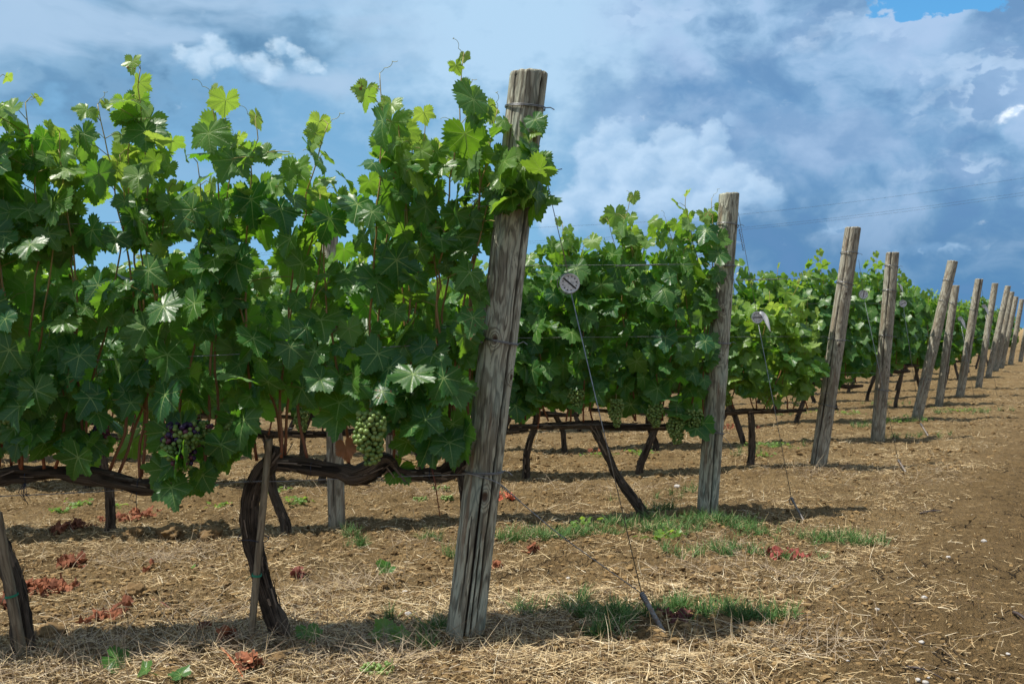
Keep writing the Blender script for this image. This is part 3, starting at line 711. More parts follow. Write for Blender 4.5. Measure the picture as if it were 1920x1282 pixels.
_ico = {}
def ico(sub):
    if sub not in _ico:
        import bmesh
        bm = bmesh.new(); bmesh.ops.create_icosphere(bm, subdivisions=sub, radius=1)
        _ico[sub] = (np.array([v.co[:] for v in bm.verts]), np.array([[v.index for v in f.verts] for f in bm.faces])); bm.free()
    return _ico[sub]
def bunch(root, p, length, width, r, sub=2, purple=0.0, n=None, gr=0.0088, name='grape_bunch', label=None, lying=False):
    """a hanging bunch: berries packed on a cone, one mesh. p: top"""
    V, F = ico(sub); mb = MB(); pts = []
    n = n or int(0.95 * length * width / (gr * gr)); tries = 0
    while len(pts) < n and tries < n * 30:
        tries += 1; u = r.random() ** 0.8
        w = width / 2 * (0.35 + 0.75 * math.sin(PI * min(1, 0.22 + 0.62 * u))) * (1 - 0.45 * u * u)
        a = r.random() * 2 * PI; q = w * math.sqrt(0.25 + 0.75 * r.random())
        c = np.array([q * math.cos(a) + 0.006 * math.sin(u * 9), q * math.sin(a) * 0.85, -length * u])
        if all(np.linalg.norm(c - o) > gr * 1.42 for o in pts): pts.append(c)
    pts = np.array(pts); k = len(pts); s = gr * (0.78 + 0.36 * r.random(k))
    if lying: P0 = np.stack([pts[:, 2], pts[:, 1], pts[:, 0] * 0.7], -1)
    else: P0 = pts
    P = V[None] * s[:, None, None] + P0[:, None]
    t = r.random((k, 1)); col = (1 - t) * np.array([[0.13, 0.22, 0.045]]) + t * np.array([[0.27, 0.36, 0.10]])
    if purple:
        m = (vnoise(pts[:, 0] * 45, pts[:, 2] * 22 + 3, pts[:, 1] * 20) < purple)[:, None] & (r.random((k, 1)) < 0.8)
        col = np.where(m, np.where(r.random((k, 1)) < 0.5, np.array([[0.045, 0.022, 0.075]]), np.array([[0.15, 0.045, 0.075]])), col)
    mb.add(P.reshape(-1, 3), (F[None] + (np.arange(k) * len(V))[:, None, None]).reshape(-1, 3), None, cc=np.repeat(col, len(V), axis=0))
    tube(mb, [np.array([0, 0, 0.04]), np.array([0.003, 0, 0.0]), P0[k // 2] * 0.5, P0.mean(0) * 1.5], 0.0018, 4, cc=np.array([[0.22, 0.24, 0.07]]))
    o = mb.build(name, M['grape'], root); o.location = p
    if label: o['label'] = label
    return o

def bark_tube(name, root, pts, rad, r, ns=26, step=0.009, shag=1.0, knob=0.0):
    mb = MB(); pts = np.asarray(pts, float)
    Lg = np.linalg.norm(np.diff(pts, axis=0), axis=1).sum(); n = max(8, int(Lg / step)); se = r.random() * 40
    def disp(s, a, R):
        tw = a + s * 2.0
        q = fbm(np.cos(tw) * 3.2 + se, np.sin(tw) * 3.2 + 11, s * 15 + se, 5, 0.6)
        rid = 1 - np.abs(2 * vnoise(np.cos(tw) * 5 + se, np.sin(tw) * 5, s * 11 + 5) - 1) + 0.25 * (vnoise(np.cos(tw) * 9 + se, np.sin(tw) * 9, s * 60) - 0.5)
        big = fbm(np.cos(a) * 0.9 + se, np.sin(a) * 0.9, s * 9, 2)
        return R * (0.55 * (q - 0.5) + 0.24 * (rid - 0.6) + (0.34 + knob) * (big - 0.5)) * shag
    rad = np.asarray(rad, float)
    k0 = mb.n; tube(mb, pts, rad, ns, disp=disp, smooth_n=n)
    # bark coordinates for the material
    sarr = np.linspace(0, Lg, n); ang = np.linspace(0, 2 * PI, ns, endpoint=False)
    rr = np.interp(np.linspace(0, 1, n), np.linspace(0, 1, len(rad)), rad)
    H = disp(sarr[:, None], ang[None], rr[:, None] * np.ones(ns))
    bk = np.stack([np.broadcast_to(sarr[:, None] + se, H.shape), np.broadcast_to(ang[None], H.shape), H], -1).reshape(-1, 3)
    mb.att['bk'] = [np.vstack([bk, [[se, 0, 0]], [[se + Lg, 0, 0]]])]
    if ns >= 20:          # loose strips of bark
        cp = catmull(pts, 60); tg = np.gradient(cp, axis=0)
        for _ in range(int(Lg * 110)):
            i = r.integers(2, 56); c = cp[i]; t = tg[i] / np.linalg.norm(tg[i]); a = r.random() * 2 * PI
            nn = np.cross(t, [0, 1, 0] if abs(t[1]) < .9 else [1, 0, 0]); nn /= np.linalg.norm(nn); bb = np.cross(t, nn); o_ = nn * math.cos(a) + bb * math.sin(a); sd_ = np.cross(t, o_)
            R0 = np.interp(i / 59, np.linspace(0, 1, len(rad)), rad); l = 0.02 + 0.06 * r.random(); w = 0.0014 + 0.0034 * r.random(); ex = 0.001 + 0.013 * r.random() ** 2.5
            ps = [c + o_ * (R0 * 0.98), c + o_ * (R0 * 1.02 + 0.002) + t * l * 0.5, c + o_ * (R0 * 1.0 + ex) + t * l]
            v = np.array([q for p_ in ps for q in (p_ - sd_ * w, p_ + sd_ * w)])
            mb.add(v, None, [[0, 1, 3, 2], [2, 3, 5, 4]], bk=np.tile([[se + r.random() * 5, a, 0.001]], (6, 1)))
    return mb.build(name, M['bark'], root)

# ------------------------------------------------------------------ wooden posts
def post(base, topp, rad, r, matl, label, name='wooden_post', ns=40, nz=150, knots=(), cracks=(), flare=0.0, group=None, rough=1.0, cat='post', tilt_top=0.006):
    base = np.asarray(base, float); topp = np.asarray(topp, float); ax = topp - base; H = np.linalg.norm(ax)
    se = r.random() * 30
    z = np.concatenate([np.linspace(-0.12, H - 0.012, nz), [H - 0.004, H]]); ang = np.linspace(0, 2 * PI, ns, endpoint=False)
    Z, A = np.meshgrid(z, ang, indexing='ij')
    R = rad * (1 - 0.05 * Z / H) * np.ones_like(Z)
    R += rad * rough * (0.10 * (fbm(np.cos(A) * 1.2 + se, np.sin(A) * 1.2, Z * 2.0, 3) - 0.5) + 0.05 * (vnoise(np.cos(A) * 7 + se, np.sin(A) * 7, Z * 3) - 0.5))
    R += flare * rad * sstep(Z, H - 0.35, H)
    K = np.zeros_like(Z); CR = np.zeros_like(Z)
    for (ka, kz, ks) in knots:
        da = np.abs(np.angle(np.exp(1j * (A - ka)))) * rad; dd = np.sqrt(da ** 2 + ((Z - kz) * 0.6) ** 2)
        g = np.exp(-(dd / ks) ** 2); K = np.maximum(K, g); R += 0.35 * ks * np.exp(-(dd / (ks * 1.6)) ** 2) - 0.3 * ks * np.exp(-(dd / (ks * 0.35)) ** 2)
    for (ca, z0, z1, w, dep, dr) in cracks:
        cc = ca + dr * (Z / H) + 0.10 * (vnoise(Z * 5 + se, ca) - 0.5) + 0.03 * (vnoise(Z * 25 + se, ca) - 0.5)
        da = np.abs(np.angle(np.exp(1j * (A - cc)))) * rad
        ww = w * sstep(Z, z0, z0 + 0.25) * (1 - sstep(Z, z1 - 0.15 if z1 < H else z1 + 0.1, z1 if z1 < H else z1 + 0.3)) * (0.7 + 0.6 * vnoise(Z * 9, se))
        g = np.clip(1 - da / np.maximum(ww, 1e-5), 0, 1) * (ww > w * 0.05); R -= dep * g ** 0.7; CR = np.maximum(CR, sstep(g, 0.05, 0.5))
    R[-1] -= 0.006 * (0.5 + vnoise(ang * 3, se)); 
    v = np.stack([R * np.cos(A), R * np.sin(A), Z + (Z > H - 0.02) * (tilt_top * np.cos(A) + 0.006 * (vnoise(A * 4, se) - 0.5))], -1).reshape(-1, 3)
    k = len(z); i = (np.arange(k - 1) * ns)[:, None]; j = np.arange(ns)[None]; j2 = (j + 1) % ns
    f = np.stack([i + j, i + j2, i + ns + j2, i + ns + j], -1).reshape(-1, 4)
    # top face in two rings
    c1 = v[(k - 1) * ns:k * ns].copy(); c1[:, :2] *= 0.55; c1[:, 2] -= 0.003
    v = np.vstack([v, c1, [[0, 0, c1[:, 2].mean() - 0.002]]]); t0 = (k - 1) * ns; q = np.arange(ns); q2 = (q + 1) % ns
    f = np.vstack([f, np.stack([t0 + q, t0 + q2, k * ns + q2, k * ns + q], -1)])
    f3 = np.stack([k * ns + q, k * ns + q2, np.full(ns, (k + 1) * ns)], -1)
    kn = np.stack([K, CR, 0 * K], -1).reshape(-1, 3); kn = np.vstack([kn, np.zeros((ns + 1, 3))])
    mb = MB(); mb.add(v, f3, f, kn=kn); o = mb.build(name, matl)
    for p in o.data.polygons[-ns * 2:]: p.use_smooth = False
    o.location = base; o.rotation_euler = Vector(ax).to_track_quat('Z', 'Y').to_euler()
    # keep the crack on the side where the photograph has it: no spin about the axis
    q_ = Vector((0, 0, 1)).rotation_difference(Vector(ax)); o.rotation_euler = q_.to_euler()
    tag(o, label, cat, group); o['rad'] = rad; o['H'] = H
    return o
def wrap(p, z, r, turns=2, wr=0.0016, tail=True, extra=0.004, name='wire_wrap'):
    """wire wound round the post at height z of its own axis"""
    mb = MB(); R = p['rad'] + extra; n = 40 * turns
    t = np.linspace(0, 2 * PI * turns, n)
    pts = np.stack([R * np.cos(t), R * np.sin(t), z + 0.004 * t / (2 * PI) + 0.006 * np.sin(t + r.random() * 6)], -1)
    if tail: pts = np.vstack([pts, [[R * 1.25, -0.01, z + 0.012], [R * 1.45, -0.02, z + 0.004]]])
    tube(mb, pts, wr, 6); return mb.build(name, M['wire'], p)

POSTPX = [(870, 1195, 992, 137, 3.35), (1325, 970, 1369, 362, 5.75), (1533, 878, 1601, 426, 7.75), (1645, 830, 1675, 473, 9.6), (1718, 788, 1788, 489, 11.8), (1760, 762, 1793, 535, 14.0),
          (1799, 744, 1837, 523, 15.65), (1834, 730, 1867, 531, 17.7), (1852, 709, 1891, 536, 19.9), (1866, 698, 1898, 547, 22.1), (1877, 690, 1906, 556, 24.3), (1894, 685, 1917, 561, 26.5), (1913, 677, 1932, 570, 28.7)]
POST_LABEL = ['thick split wooden end post with vine leaves round its head, nearest the camera',
              'grey wooden end post of the second row with a leafy shoot at its head',
              'bare leaning wooden end post of the third row with two knots',
              'grey wooden end post of the fourth row beside a hanging zinc disc',
              'strongly leaning wooden end post of the fifth row, sixth row post right behind',
              'wooden end post of the sixth row standing close behind the fifth',
              'straight clear wooden end post of the seventh row',
              'slim shaded wooden end post of the eighth row', 'leaning pale wooden end post of the ninth row', 'wooden end post of the tenth row half hidden by the ninth',
              'wooden end post of the eleventh row almost hidden behind the tenth', 'short looking pale wooden end post of the twelfth row', 'farthest wooden end post, of the thirteenth row, cut by the photo edge']
posts = []
rp = np.random.default_rng(3)
for i, (bx, by, tx, ty, d) in enumerate(POSTPX):
    X = (bx - 960) * d / FPX; b = np.array([X, d, float(G(X, d)) - 0.0]); t = W(tx, ty, d); t[1] = d + (0.02 if i else 0.0)
    if i == 0:
        kn = [(-1.35, 0.50, 0.020), (-1.75, 1.02, 0.016), (-1.5, 1.62, 0.012), (-0.5, 0.9, 0.012)]
        ck = [(-0.95, 0.0, 3.0, 0.008, 0.030, 0.25), (-1.55, -0.1, 0.62, 0.006, 0.016, 0.1), (-1.95, 0.0, 0.45, 0.004, 0.012, 0.0), (-1.25, -0.1, 0.40, 0.004, 0.012, -0.1), (-2.3, 1.35, 3.0, 0.003, 0.006, 0.0)]
        o = post(b, t, 0.0635, rp, M['wood'], POST_LABEL[0], ns=160, nz=420, knots=kn, cracks=ck, flare=0.03)
        for z in (0.57, 1.01, 1.46): wrap(o, z, rp, 2, 0.0017)
        wrap(o, 1.80, rp, 2, 0.0018)
    else:
        lo = i < 5
        kn = [(-1.5 + rp.normal() * 0.4, rp.uniform(0.4, 1.5), 0.014) for _ in range(3)] if lo else []
        if i == 2: kn = [(-1.35, 0.42, 0.014), (-1.5, 0.98, 0.017), (-1.55, 1.38, 0.015)]
        ck = {1: [(-1.45, -0.1, 0.55, 0.005, 0.018, 0.0), (-0.9, 1.0, 3.0, 0.003, 0.006, 0.1)], 2: [(-2.35, -0.1, 3.0, 0.005, 0.02, 0.12)], 3: [(-2.2, 0.6, 3.0, 0.006, 0.02, 0.1)]}.get(i, [(-1.2 + rp.normal() * 0.5, 0.2, 3.0, 0.005, 0.012, 0.1)])
        o = post(b, t, 0.0615 * (1.0 + 0.04 * rp.normal()), rp, M['wood2'] if i != 1 else M['wood'], POST_LABEL[i], ns=64 if lo else 24, nz=160 if lo else 40, knots=kn, cracks=ck)
        if i < 9:
            zz = [0.50, 1.02, 1.46, 1.70] if i < 6 else [1.40, 0.6]
            for z in zz:
                if z < o['H'] - 0.05: wrap(o, z, rp, 2 if i < 4 else 1, 0.0016 if i < 4 else 0.0026, tail=i < 4)
    posts.append(o)

def axis_pt(o, z):
    return np.array(o.matrix_basis @ Vector((0, 0, z)))

# line posts standing inside the rows
def line_post(px, d, topy, rad, label, txo=0):
    X = (px - 960) * d / FPX; b = np.array([X, d, float(G(X, d))]); t = W(px - txo, topy, d)
    return post(b, t, rad, rp, M['wood2'], label, ns=48, nz=120, cracks=[(-1.7, 0.1, 1.2, 0.003, 0.008, 0.0)], group='line posts inside the rows')
LP = [line_post(632, 5.75, 415, 0.049, 'slim grey line post behind the near vine and its green grape bunch', 14),
      line_post(735, 7.75, 480, 0.046, 'short grey line post seen low between the green grapes and the big post', 4)]

# ------------------------------------------------------------------ the near row
def interp(tab):
    a = np.array(sorted(tab), float); return lambda x: float(np.interp(x, a[:, 0], a[:, 1]))
def prof(tab, d): return interp([(W(p[0], p[1], d)[0], W(p[0], p[1], d)[2]) for p in tab])
D1 = 3.35
top1 = prof([(-800, 230), (-200, 220), (-60, 200), (30, 215), (60, 205), (110, 215), (180, 205), (235, 240), (260, 225), (330, 225), (380, 225), (430, 265), (462, 262), (480, 318), (505, 300), (540, 262), (580, 245), (640, 258), (690, 240), (740, 215), (780, 240), (830, 212), (880, 208), (930, 215), (985, 215), (1030, 225), (1100, 240)], D1)
bot1 = prof([(-800, 850), (0, 860), (60, 850), (130, 895), (180, 905), (225, 870), (240, 790), (300, 780), (305, 870), (340, 955), (400, 940), (430, 870), (470, 860), (482, 800), (520, 765), (600, 770), (640, 800), (665, 860), (700, 890), (730, 900), (765, 920), (800, 880), (850, 870), (880, 890), (920, 900)], D1)
cord1 = prof([(-900, 880), (-300, 885), (0, 885), (60, 890), (150, 885), (210, 900), (290, 912), (330, 905), (500, 862), (560, 876), (620, 880), (660, 892), (700, 885), (760, 888), (820, 892), (850, 870), (900, 860)], D1)
def xm1(z):
    if z > 1.50: return W(1018, 0, D1)[0]
    if z > 1.30: return W(926, 0, D1)[0]
    return W(np.interp(z, [0.55, 0.75, 1.3], [872, 884, 910]), 0, D1)[0]
def hole1(x, z):
    px = 960 + x * FPX / D1; py = YH - (z - HC) * FPX / D1
    for (cx, cy, rx, ry) in ((560, 830, 75, 50), (275, 800, 42, 34), (420, 330, 34, 26), (545, 790, 40, 40), (900, 480, 30, 40), (650, 840, 26, 40), (697, 815, 38, 56), (560, 790, 60, 60)):
        if ((px - cx) / rx) ** 2 + ((py - cy) / ry) ** 2 < 1: return True
    if py > 420 and py < 830 and vnoise(x * 13 + 5, z * 13) < 0.27: return True
    return False
def T1(px, py): return (W(px, 0, D1)[0], W(0, py, D1)[2])

def stem_row1(root, pts_tr, r_tr, pts_co, r_co, r, bx):
    o = np.array(root.location)
    bark_tube('trunk', root, np.array(pts_tr) - o, r_tr, r)
    c = bark_tube('cordon', root, np.array(pts_co) - o, r_co, r, knob=1.0)
    return c
def mkvine(px, d, label, group='grapevines of the trellis rows'):
    X = (px - 960) * d / FPX; o = empty('grape_vine', (X, d, float(G(X, d)))); tag(o, label, 'grapevine', group); return o
def shifted(root, f): ox, oz = root.location.x, root.location.z; return lambda x: f(x + ox) - oz
def shift_xm(root, f): ox, oz = root.location.x, root.location.z; return lambda z: f(z + oz) - ox
def shift_h(root, f): ox, oz = root.location.x, root.location.z; return lambda x, z: f(x + ox, z + oz)
def tie(parent, p, r, n=4, length=0.05):
    mb = MB(); p = np.array(p)
    t = np.linspace(0, 2 * PI, 16); tube(mb, np.stack([p[0] + 0 * t, p[1] + 0.024 * np.cos(t), p[2] + 0.024 * np.sin(t)], -1), 0.0016, 5)
    for _ in range(n):
        q = p + np.array([r.normal() * 0.008, -0.025, -0.02]); tube(mb, [q, q + [r.normal() * 0.01, -0.004, -length * 0.5], q + [r.normal() * 0.014, -0.002, -length * (0.7 + 0.5 * r.random())]], 0.0013, 4)
    return mb.build('tie', M['tied'], parent)

# vine A: the arching one in the centre-left
rA = np.random.default_rng(101)
A = mkvine(535, D1, 'gnarled grapevine with arching trunk tied to a thin stake, heavy green grape bunch')
ao = np.array(A.location)
coA = stem_row1(A, [W(540, 1240, D1), W(528, 1195, D1), W(508, 1135, D1), W(484, 1060, D1, .01), W(470, 990, D1, .01), W(470, 935, D1, .005), W(486, 890, D1), W(512, 862, D1), W(520, 838, D1)],
                [0.036, 0.033, 0.030, 0.030, 0.031, 0.029, 0.030, 0.030, 0.018],
                [W(478, 905, D1), W(500, 872, D1), W(540, 870, D1), W(600, 878, D1), W(640, 885, D1), W(665, 893, D1), W(700, 882, D1), W(725, 866, D1), W(745, 883, D1), W(790, 890, D1), W(830, 890, D1), W(856, 872, D1), W(866, 845, D1)],
                [0.026, 0.030, 0.024, 0.020, 0.026, 0.034, 0.041, 0.030, 0.019, 0.017, 0.021, 0.028, 0.012], rA, 0)
tie(coA, W(585, 878, D1) - ao, rA, 1, 0.02); tie(coA, W(806, 888, D1) - ao, rA, 1, 0.03)
sA = [W(p, 0, D1)[0] - ao[0] for p in (515, 520, 545, 640, 690, 712, 745, 775, 828, 856)]
tA = [T1(690, 140), T1(852, 108), T1(580, 232), T1(990, 215), T1(915, 205), T1(960, 260)]
grow(A, W(485, 0, D1)[0] - ao[0], W(1035, 0, D1)[0] - ao[0], 0, shifted(A, top1), shifted(A, bot1), rA, 0, fill=135, starts=sA, cordz=shifted(A, cord1),
     talls=[(a - ao[0], b - ao[2], T1(q, 0)[0] - ao[0]) for (a, b), q in zip(tA, (700, 838, 560, 862, 856, 850))], xmax=shift_xm(A, xm1), hole=shift_h(A, hole1), leaf=0.077,
     extra=[(T1(725, 0)[0] - ao[0], T1(858, 0)[0] - ao[0], T1(0, 900)[1] - ao[2], T1(0, 700)[1] - ao[2], -0.13, 0.12, 26, 0.1), (T1(590, 0)[0] - ao[0], T1(700, 0)[0] - ao[0], T1(0, 830)[1] - ao[2], T1(0, 640)[1] - ao[2], -0.12, 0.14, 22, 0.15), (T1(945, 0)[0] - ao[0], T1(1030, 0)[0] - ao[0], T1(0, 400)[1] - ao[2], T1(0, 235)[1] - ao[2], -0.17, -0.07, 22, 0.5), (T1(985, 0)[0] - ao[0], T1(1030, 0)[0] - ao[0], T1(0, 370)[1] - ao[2], T1(0, 225)[1] - ao[2], -0.08, 0.12, 6, 0.7), (T1(845, 0)[0] - ao[0], T1(925, 0)[0] - ao[0], T1(0, 640)[1] - ao[2], T1(0, 400)[1] - ao[2], -0.15, 0.12, 30, 0.15), (T1(840, 0)[0] - ao[0], T1(900, 0)[0] - ao[0], T1(0, 870)[1] - ao[2], T1(0, 620)[1] - ao[2], -0.15, 0.10, 24, 0.15)])
bunch(A, W(694, 772, D1, -0.17) - ao, 0.165, 0.090, rA, 2, 0, gr=0.0092)
bunch(A, W(738, 768, D1, -0.04) - ao, 0.06, 0.06, rA, 2, 0, gr=0.008)
bunch(A, W(445, 775, D1, -0.02) - ao, 0.10, 0.07, rA, 2, 0, gr=0.0085)
mb = MB(); tube(mb, [W(808, 870, D1, -.03) - ao, W(816, 905, D1, -.03) - ao, W(825, 968, D1, -.03) - ao], [0.003, 0.0022, 0.0014], 6, cc=np.array([[0.16, 0.05, 0.03]])); mb.build('hanging_stick', M['cane'], A)
# one dry brown leaf by the bunch
mb = MB(); leaves_mesh(mb, np.array([W(648, 838, D1, -.05) - ao]), np.array([[0.3, -1, 0.4]]), np.array([[0.2, 0, -1.0]]), np.array([0.045]), np.array([0.0]), np.array([.5]), np.array([0.0]), RES[0], rA)
mb.att['cc'] = [np.tile([[0.30, 0.14, 0.07]], (mb.n, 1))]; mb.build('dry_leaf', M['dead'], A)

# vine B: trunk at the left edge of the photograph
rB = np.random.default_rng(202)
B = mkvine(45, D1, 'grapevine with leaning trunk and wide stake at the left edge, ripening purple bunch')
bo = np.array(B.location)
coB = stem_row1(B, [W(48, 1262, D1), W(44, 1225, D1), W(38, 1150, D1), W(26, 1090, D1), W(4, 1030, D1), W(-14, 985, D1), W(-22, 930, D1), W(-12, 895, D1)], [0.040, 0.036, 0.033, 0.031, 0.030, 0.029, 0.027, 0.022],
                [W(-22, 905, D1), W(10, 890, D1), W(60, 888, D1), W(110, 886, D1), W(160, 890, D1), W(205, 900, D1), W(245, 908, D1), W(290, 913, D1), W(318, 905, D1), W(335, 880, D1)],
                [0.028, 0.027, 0.023, 0.022, 0.024, 0.026, 0.022, 0.022, 0.022, 0.012], rB, 0)
tie(coB, W(52, 892, D1) - bo, rB, 5, 0.06); tie(coB, W(262, 908, D1) - bo, rB, 2, 0.05)
sB = [W(p, 0, D1)[0] - bo[0] for p in (5, 40, 85, 140, 170, 215, 250, 300, 322, 335, 120)]
tB = [T1(285, 128), T1(395, 178), T1(185, 195), T1(75, 195), T1(452, 228), T1(0, 155), T1(430, 260)]
grow(B, W(-60, 0, D1)[0] - bo[0], W(485, 0, D1)[0] - bo[0], 0, shifted(B, top1), shifted(B, bot1), rB, 0, fill=175, starts=sB, cordz=shifted(B, cord1),
     talls=[(a - bo[0], b - bo[2]) for a, b in tB], hole=shift_h(B, hole1), leaf=0.078,
     extra=[(T1(-40, 0)[0] - bo[0], T1(235, 0)[0] - bo[0], T1(0, 890)[1] - bo[2], T1(0, 680)[1] - bo[2], -0.14, 0.14, 60, 0.05), (T1(300, 0)[0] - bo[0], T1(440, 0)[0] - bo[0], T1(0, 955)[1] - bo[2], T1(0, 820)[1] - bo[2], -0.12, 0.06, 34, 0.05), (T1(345, 0)[0] - bo[0], T1(395, 0)[0] - bo[0], T1(0, 860)[1] - bo[2], T1(0, 790)[1] - bo[2], -0.21, -0.17, 4, 0.0), (T1(380, 0)[0] - bo[0], T1(480, 0)[0] - bo[0], T1(0, 850)[1] - bo[2], T1(0, 640)[1] - bo[2], -0.12, 0.14, 24, 0.1)])
bunch(B, W(338, 795, D1, -0.11) - bo, 0.15, 0.11, rB, 2, 0.52, gr=0.0090, label='bunch of green and purple ripening grapes')
bunch(B, W(375, 790, D1, -0.03) - bo, 0.08, 0.07, rB, 2, 0.4, gr=0.0085)
bunch(B, W(25, 780, D1, -0.03) - bo, 0.12, 0.09, rB, 2, 0, gr=0.0088)
bunch(B, W(188, 800, D1, 0.04) - bo, 0.06, 0.06, rB, 2, 0.5, gr=0.0085)

# vine C: mostly beyond the left edge, its leaves reach in
rC = np.random.default_rng(303)
Cv = mkvine(-430, D1, 'grapevine beyond the left edge whose leaves reach into the picture beside the tall corner shoot')
co_ = np.array(Cv.location)
stem_row1(Cv, [W(-425, 1270, D1), W(-435, 1150, D1), W(-470, 1010, D1), W(-490, 900, D1)], [0.036, 0.032, 0.03, 0.026],
          [W(-490, 905, D1), W(-440, 885, D1), W(-300, 888, D1), W(-150, 880, D1), W(-60, 890, D1)], [0.026, 0.026, 0.024, 0.022, 0.018], rC, 0)
grow(Cv, W(-540, 0, D1)[0] - co_[0], W(-15, 0, D1)[0] - co_[0], 0, shifted(Cv, top1), shifted(Cv, bot1), rC, 1, fill=170, n_cane=10, cordz=shifted(Cv, cord1), leaf=0.090,
     talls=[(T1(-20, 165)[0] - co_[0], T1(-20, 165)[1] - co_[2])])
bunch(Cv, W(-150, 790, D1, -.05) - co_, 0.12, 0.08, rC, 1)

# stakes of the near row
def stake(px0, py0, px1, py1, d, label, w=0.021, green=None):
    a = W(px0, py0, d); b = W(px1, py1, d); g = np.array([a[0], d, a[2]])
    o = post(g, b, w / 2, rp, M['stake'], label, name='wooden_stake', ns=16, nz=80, rough=1.6, cat='stake', tilt_top=0.002)
    for gz in green or ():
        mb = MB()
        for q in range(3):
            t = np.linspace(0, 2 * PI, 20); R = w / 2 + 0.003; tube(mb, np.stack([R * np.cos(t), R * np.sin(t) , gz + 0.0025 * q + 0.002 * np.sin(t)], -1), 0.0013, 5)
        tube(mb, [[-w / 2, -0.004, gz], [-w / 2 - .01, -.006, gz - .004], [-w / 2 - 0.018, -.004, gz - 0.018]], 0.0011, 4)
        mb.build('green_tie', M['tie'], o)
    return o
s1 = stake(468, 1222, 505, 822, D1 - 0.045, 'thin square stake tied with green twine to the arching vine trunk', 0.025, (0.255,))
mb = MB(); t = np.linspace(0, 2 * PI, 30); tube(mb, np.stack([-0.03 + 0.05 * np.cos(t), 0.03 + 0.05 * np.sin(t), 0.37 + 0.004 * np.sin(3 * t)], -1), 0.0018, 5); mb.build('tie', M['tied'], s1)
s2 = stake(45, 1245, -6, 960, D1 - 0.05, 'stake with faint green twine leaning on the trunk at the left edge', 0.034, (0.23,))

# ------------------------------------------------------------------ second row (own profile)
D2 = ROWS[1]
top2 = prof([(-900, 460), (0, 460), (240, 470), (520, 455), (800, 450), (930, 480), (985, 478), (1010, 440), (1040, 428), (1080, 412), (1120, 420), (1160, 405), (1190, 415), (1235, 412), (1262, 430), (1290, 424), (1320, 395), (1345, 372), (1380, 368)], D2)
bot2 = prof([(-900, 800), (0, 800), (900, 775), (960, 782), (1000, 795), (1060, 780), (1110, 770), (1140, 775), (1160, 770), (1200, 790), (1240, 770), (1290, 835), (1310, 830), (1330, 760), (1400, 760)], D2)
def xm2(z): return W(1352, 0, D2)[0] if z > 1.72 else W(1322 + 18 * (vnoise(z * 9, 3) > 0.5), 0, D2)[0]
def stems(root, dx, zc, span, r, lod, lean):
    """trunk leaning by dx up to the cordon at height zc, cordon over SPAN"""
    ns = {1: 22, 2: 14, 3: 8}[lod]; st = {1: 0.014, 2: 0.03, 3: 0.06}[lod]
    bark_tube('trunk', root, [[0, 0, -0.06], [0.01 * r.normal(), 0, zc * 0.12], [dx * 0.35 + 0.02 * r.normal(), 0.01, zc * 0.45], [dx * 0.8, 0, zc * 0.8], [dx, 0, zc]], [0.033, 0.028, 0.025, 0.025, 0.022], r, ns, st)
    a, b = span
    c = bark_tube('cordon', root, [[a, 0, zc - 0.01], [a * 0.5 + dx * 0.5, 0.01, zc + 0.01 * r.normal()], [dx, 0, zc], [b * 0.5 + dx * 0.5, -0.01, zc + 0.012 * r.normal()], [b, 0, zc + 0.005]], [0.013, 0.019, 0.024, 0.019, 0.013], r, ns, st, knob=0.4)
    return c
L2 = {1205: 'second row vine whose slanting trunk stands between the first two end posts', 871: 'second row vine hidden behind the thick near post', 538: 'second row vine behind the arching near trunk',
      205: 'second row vine with a short curved trunk left of the arching near trunk', -128: 'second row vine whose branches enter at the left edge behind the near row'}
px2 = [1205, 871, 538, 205, -128]
for k, px in enumerate(px2):
    r = np.random.default_rng(400 + k); v = mkvine(px, D2, L2[px]); vo = np.array(v.location)
    dx = -0.29 if px == 1205 else (-0.05 if px == 205 else -0.15 + 0.1 * r.random())
    a = W(px - 255, 0, D2)[0] - vo[0]; b = W(min(px + 120, 1318), 0, D2)[0] - vo[0]
    if k == 0: a = W(955, 0, D2)[0] - vo[0]
    stems(v, dx, 0.55 + (-vo[2] * 0.3), (a, b), r, 1, 0)
    tl = [(W(q, 0, D2)[0] - vo[0], W(0, y, D2)[2] - vo[2]) for q, y in ((1190, 372), (1062, 418), (1335, 372), (1240, 412))] if k == 0 else []
    grow(v, W(px - 265, 0, D2)[0] - vo[0], W(px + 165, 0, D2)[0] - vo[0], 0.56, shifted(v, top2), shifted(v, bot2), r, 1, n_cane=13 if k == 0 else 11, fill=270 if k == 0 else 150, talls=tl, xmax=shift_xm(v, xm2) if k == 0 else None, leaf=0.086)
    if k == 0:
        for (bx_, by_, l, w) in ((1155, 750, .15, .075), (1228, 757, .13, .085), (1268, 775, .17, .10), (1300, 768, .13, .10), (1080, 728, .12, .085)):
            bunch(v, W(bx_, by_, D2, -0.10) - vo, l, w, r, 1)
    else:
        for q in range(2): bunch(v, np.array([-0.3 + 0.4 * q, -0.08, 0.72]), 0.12, 0.08, r, 1)

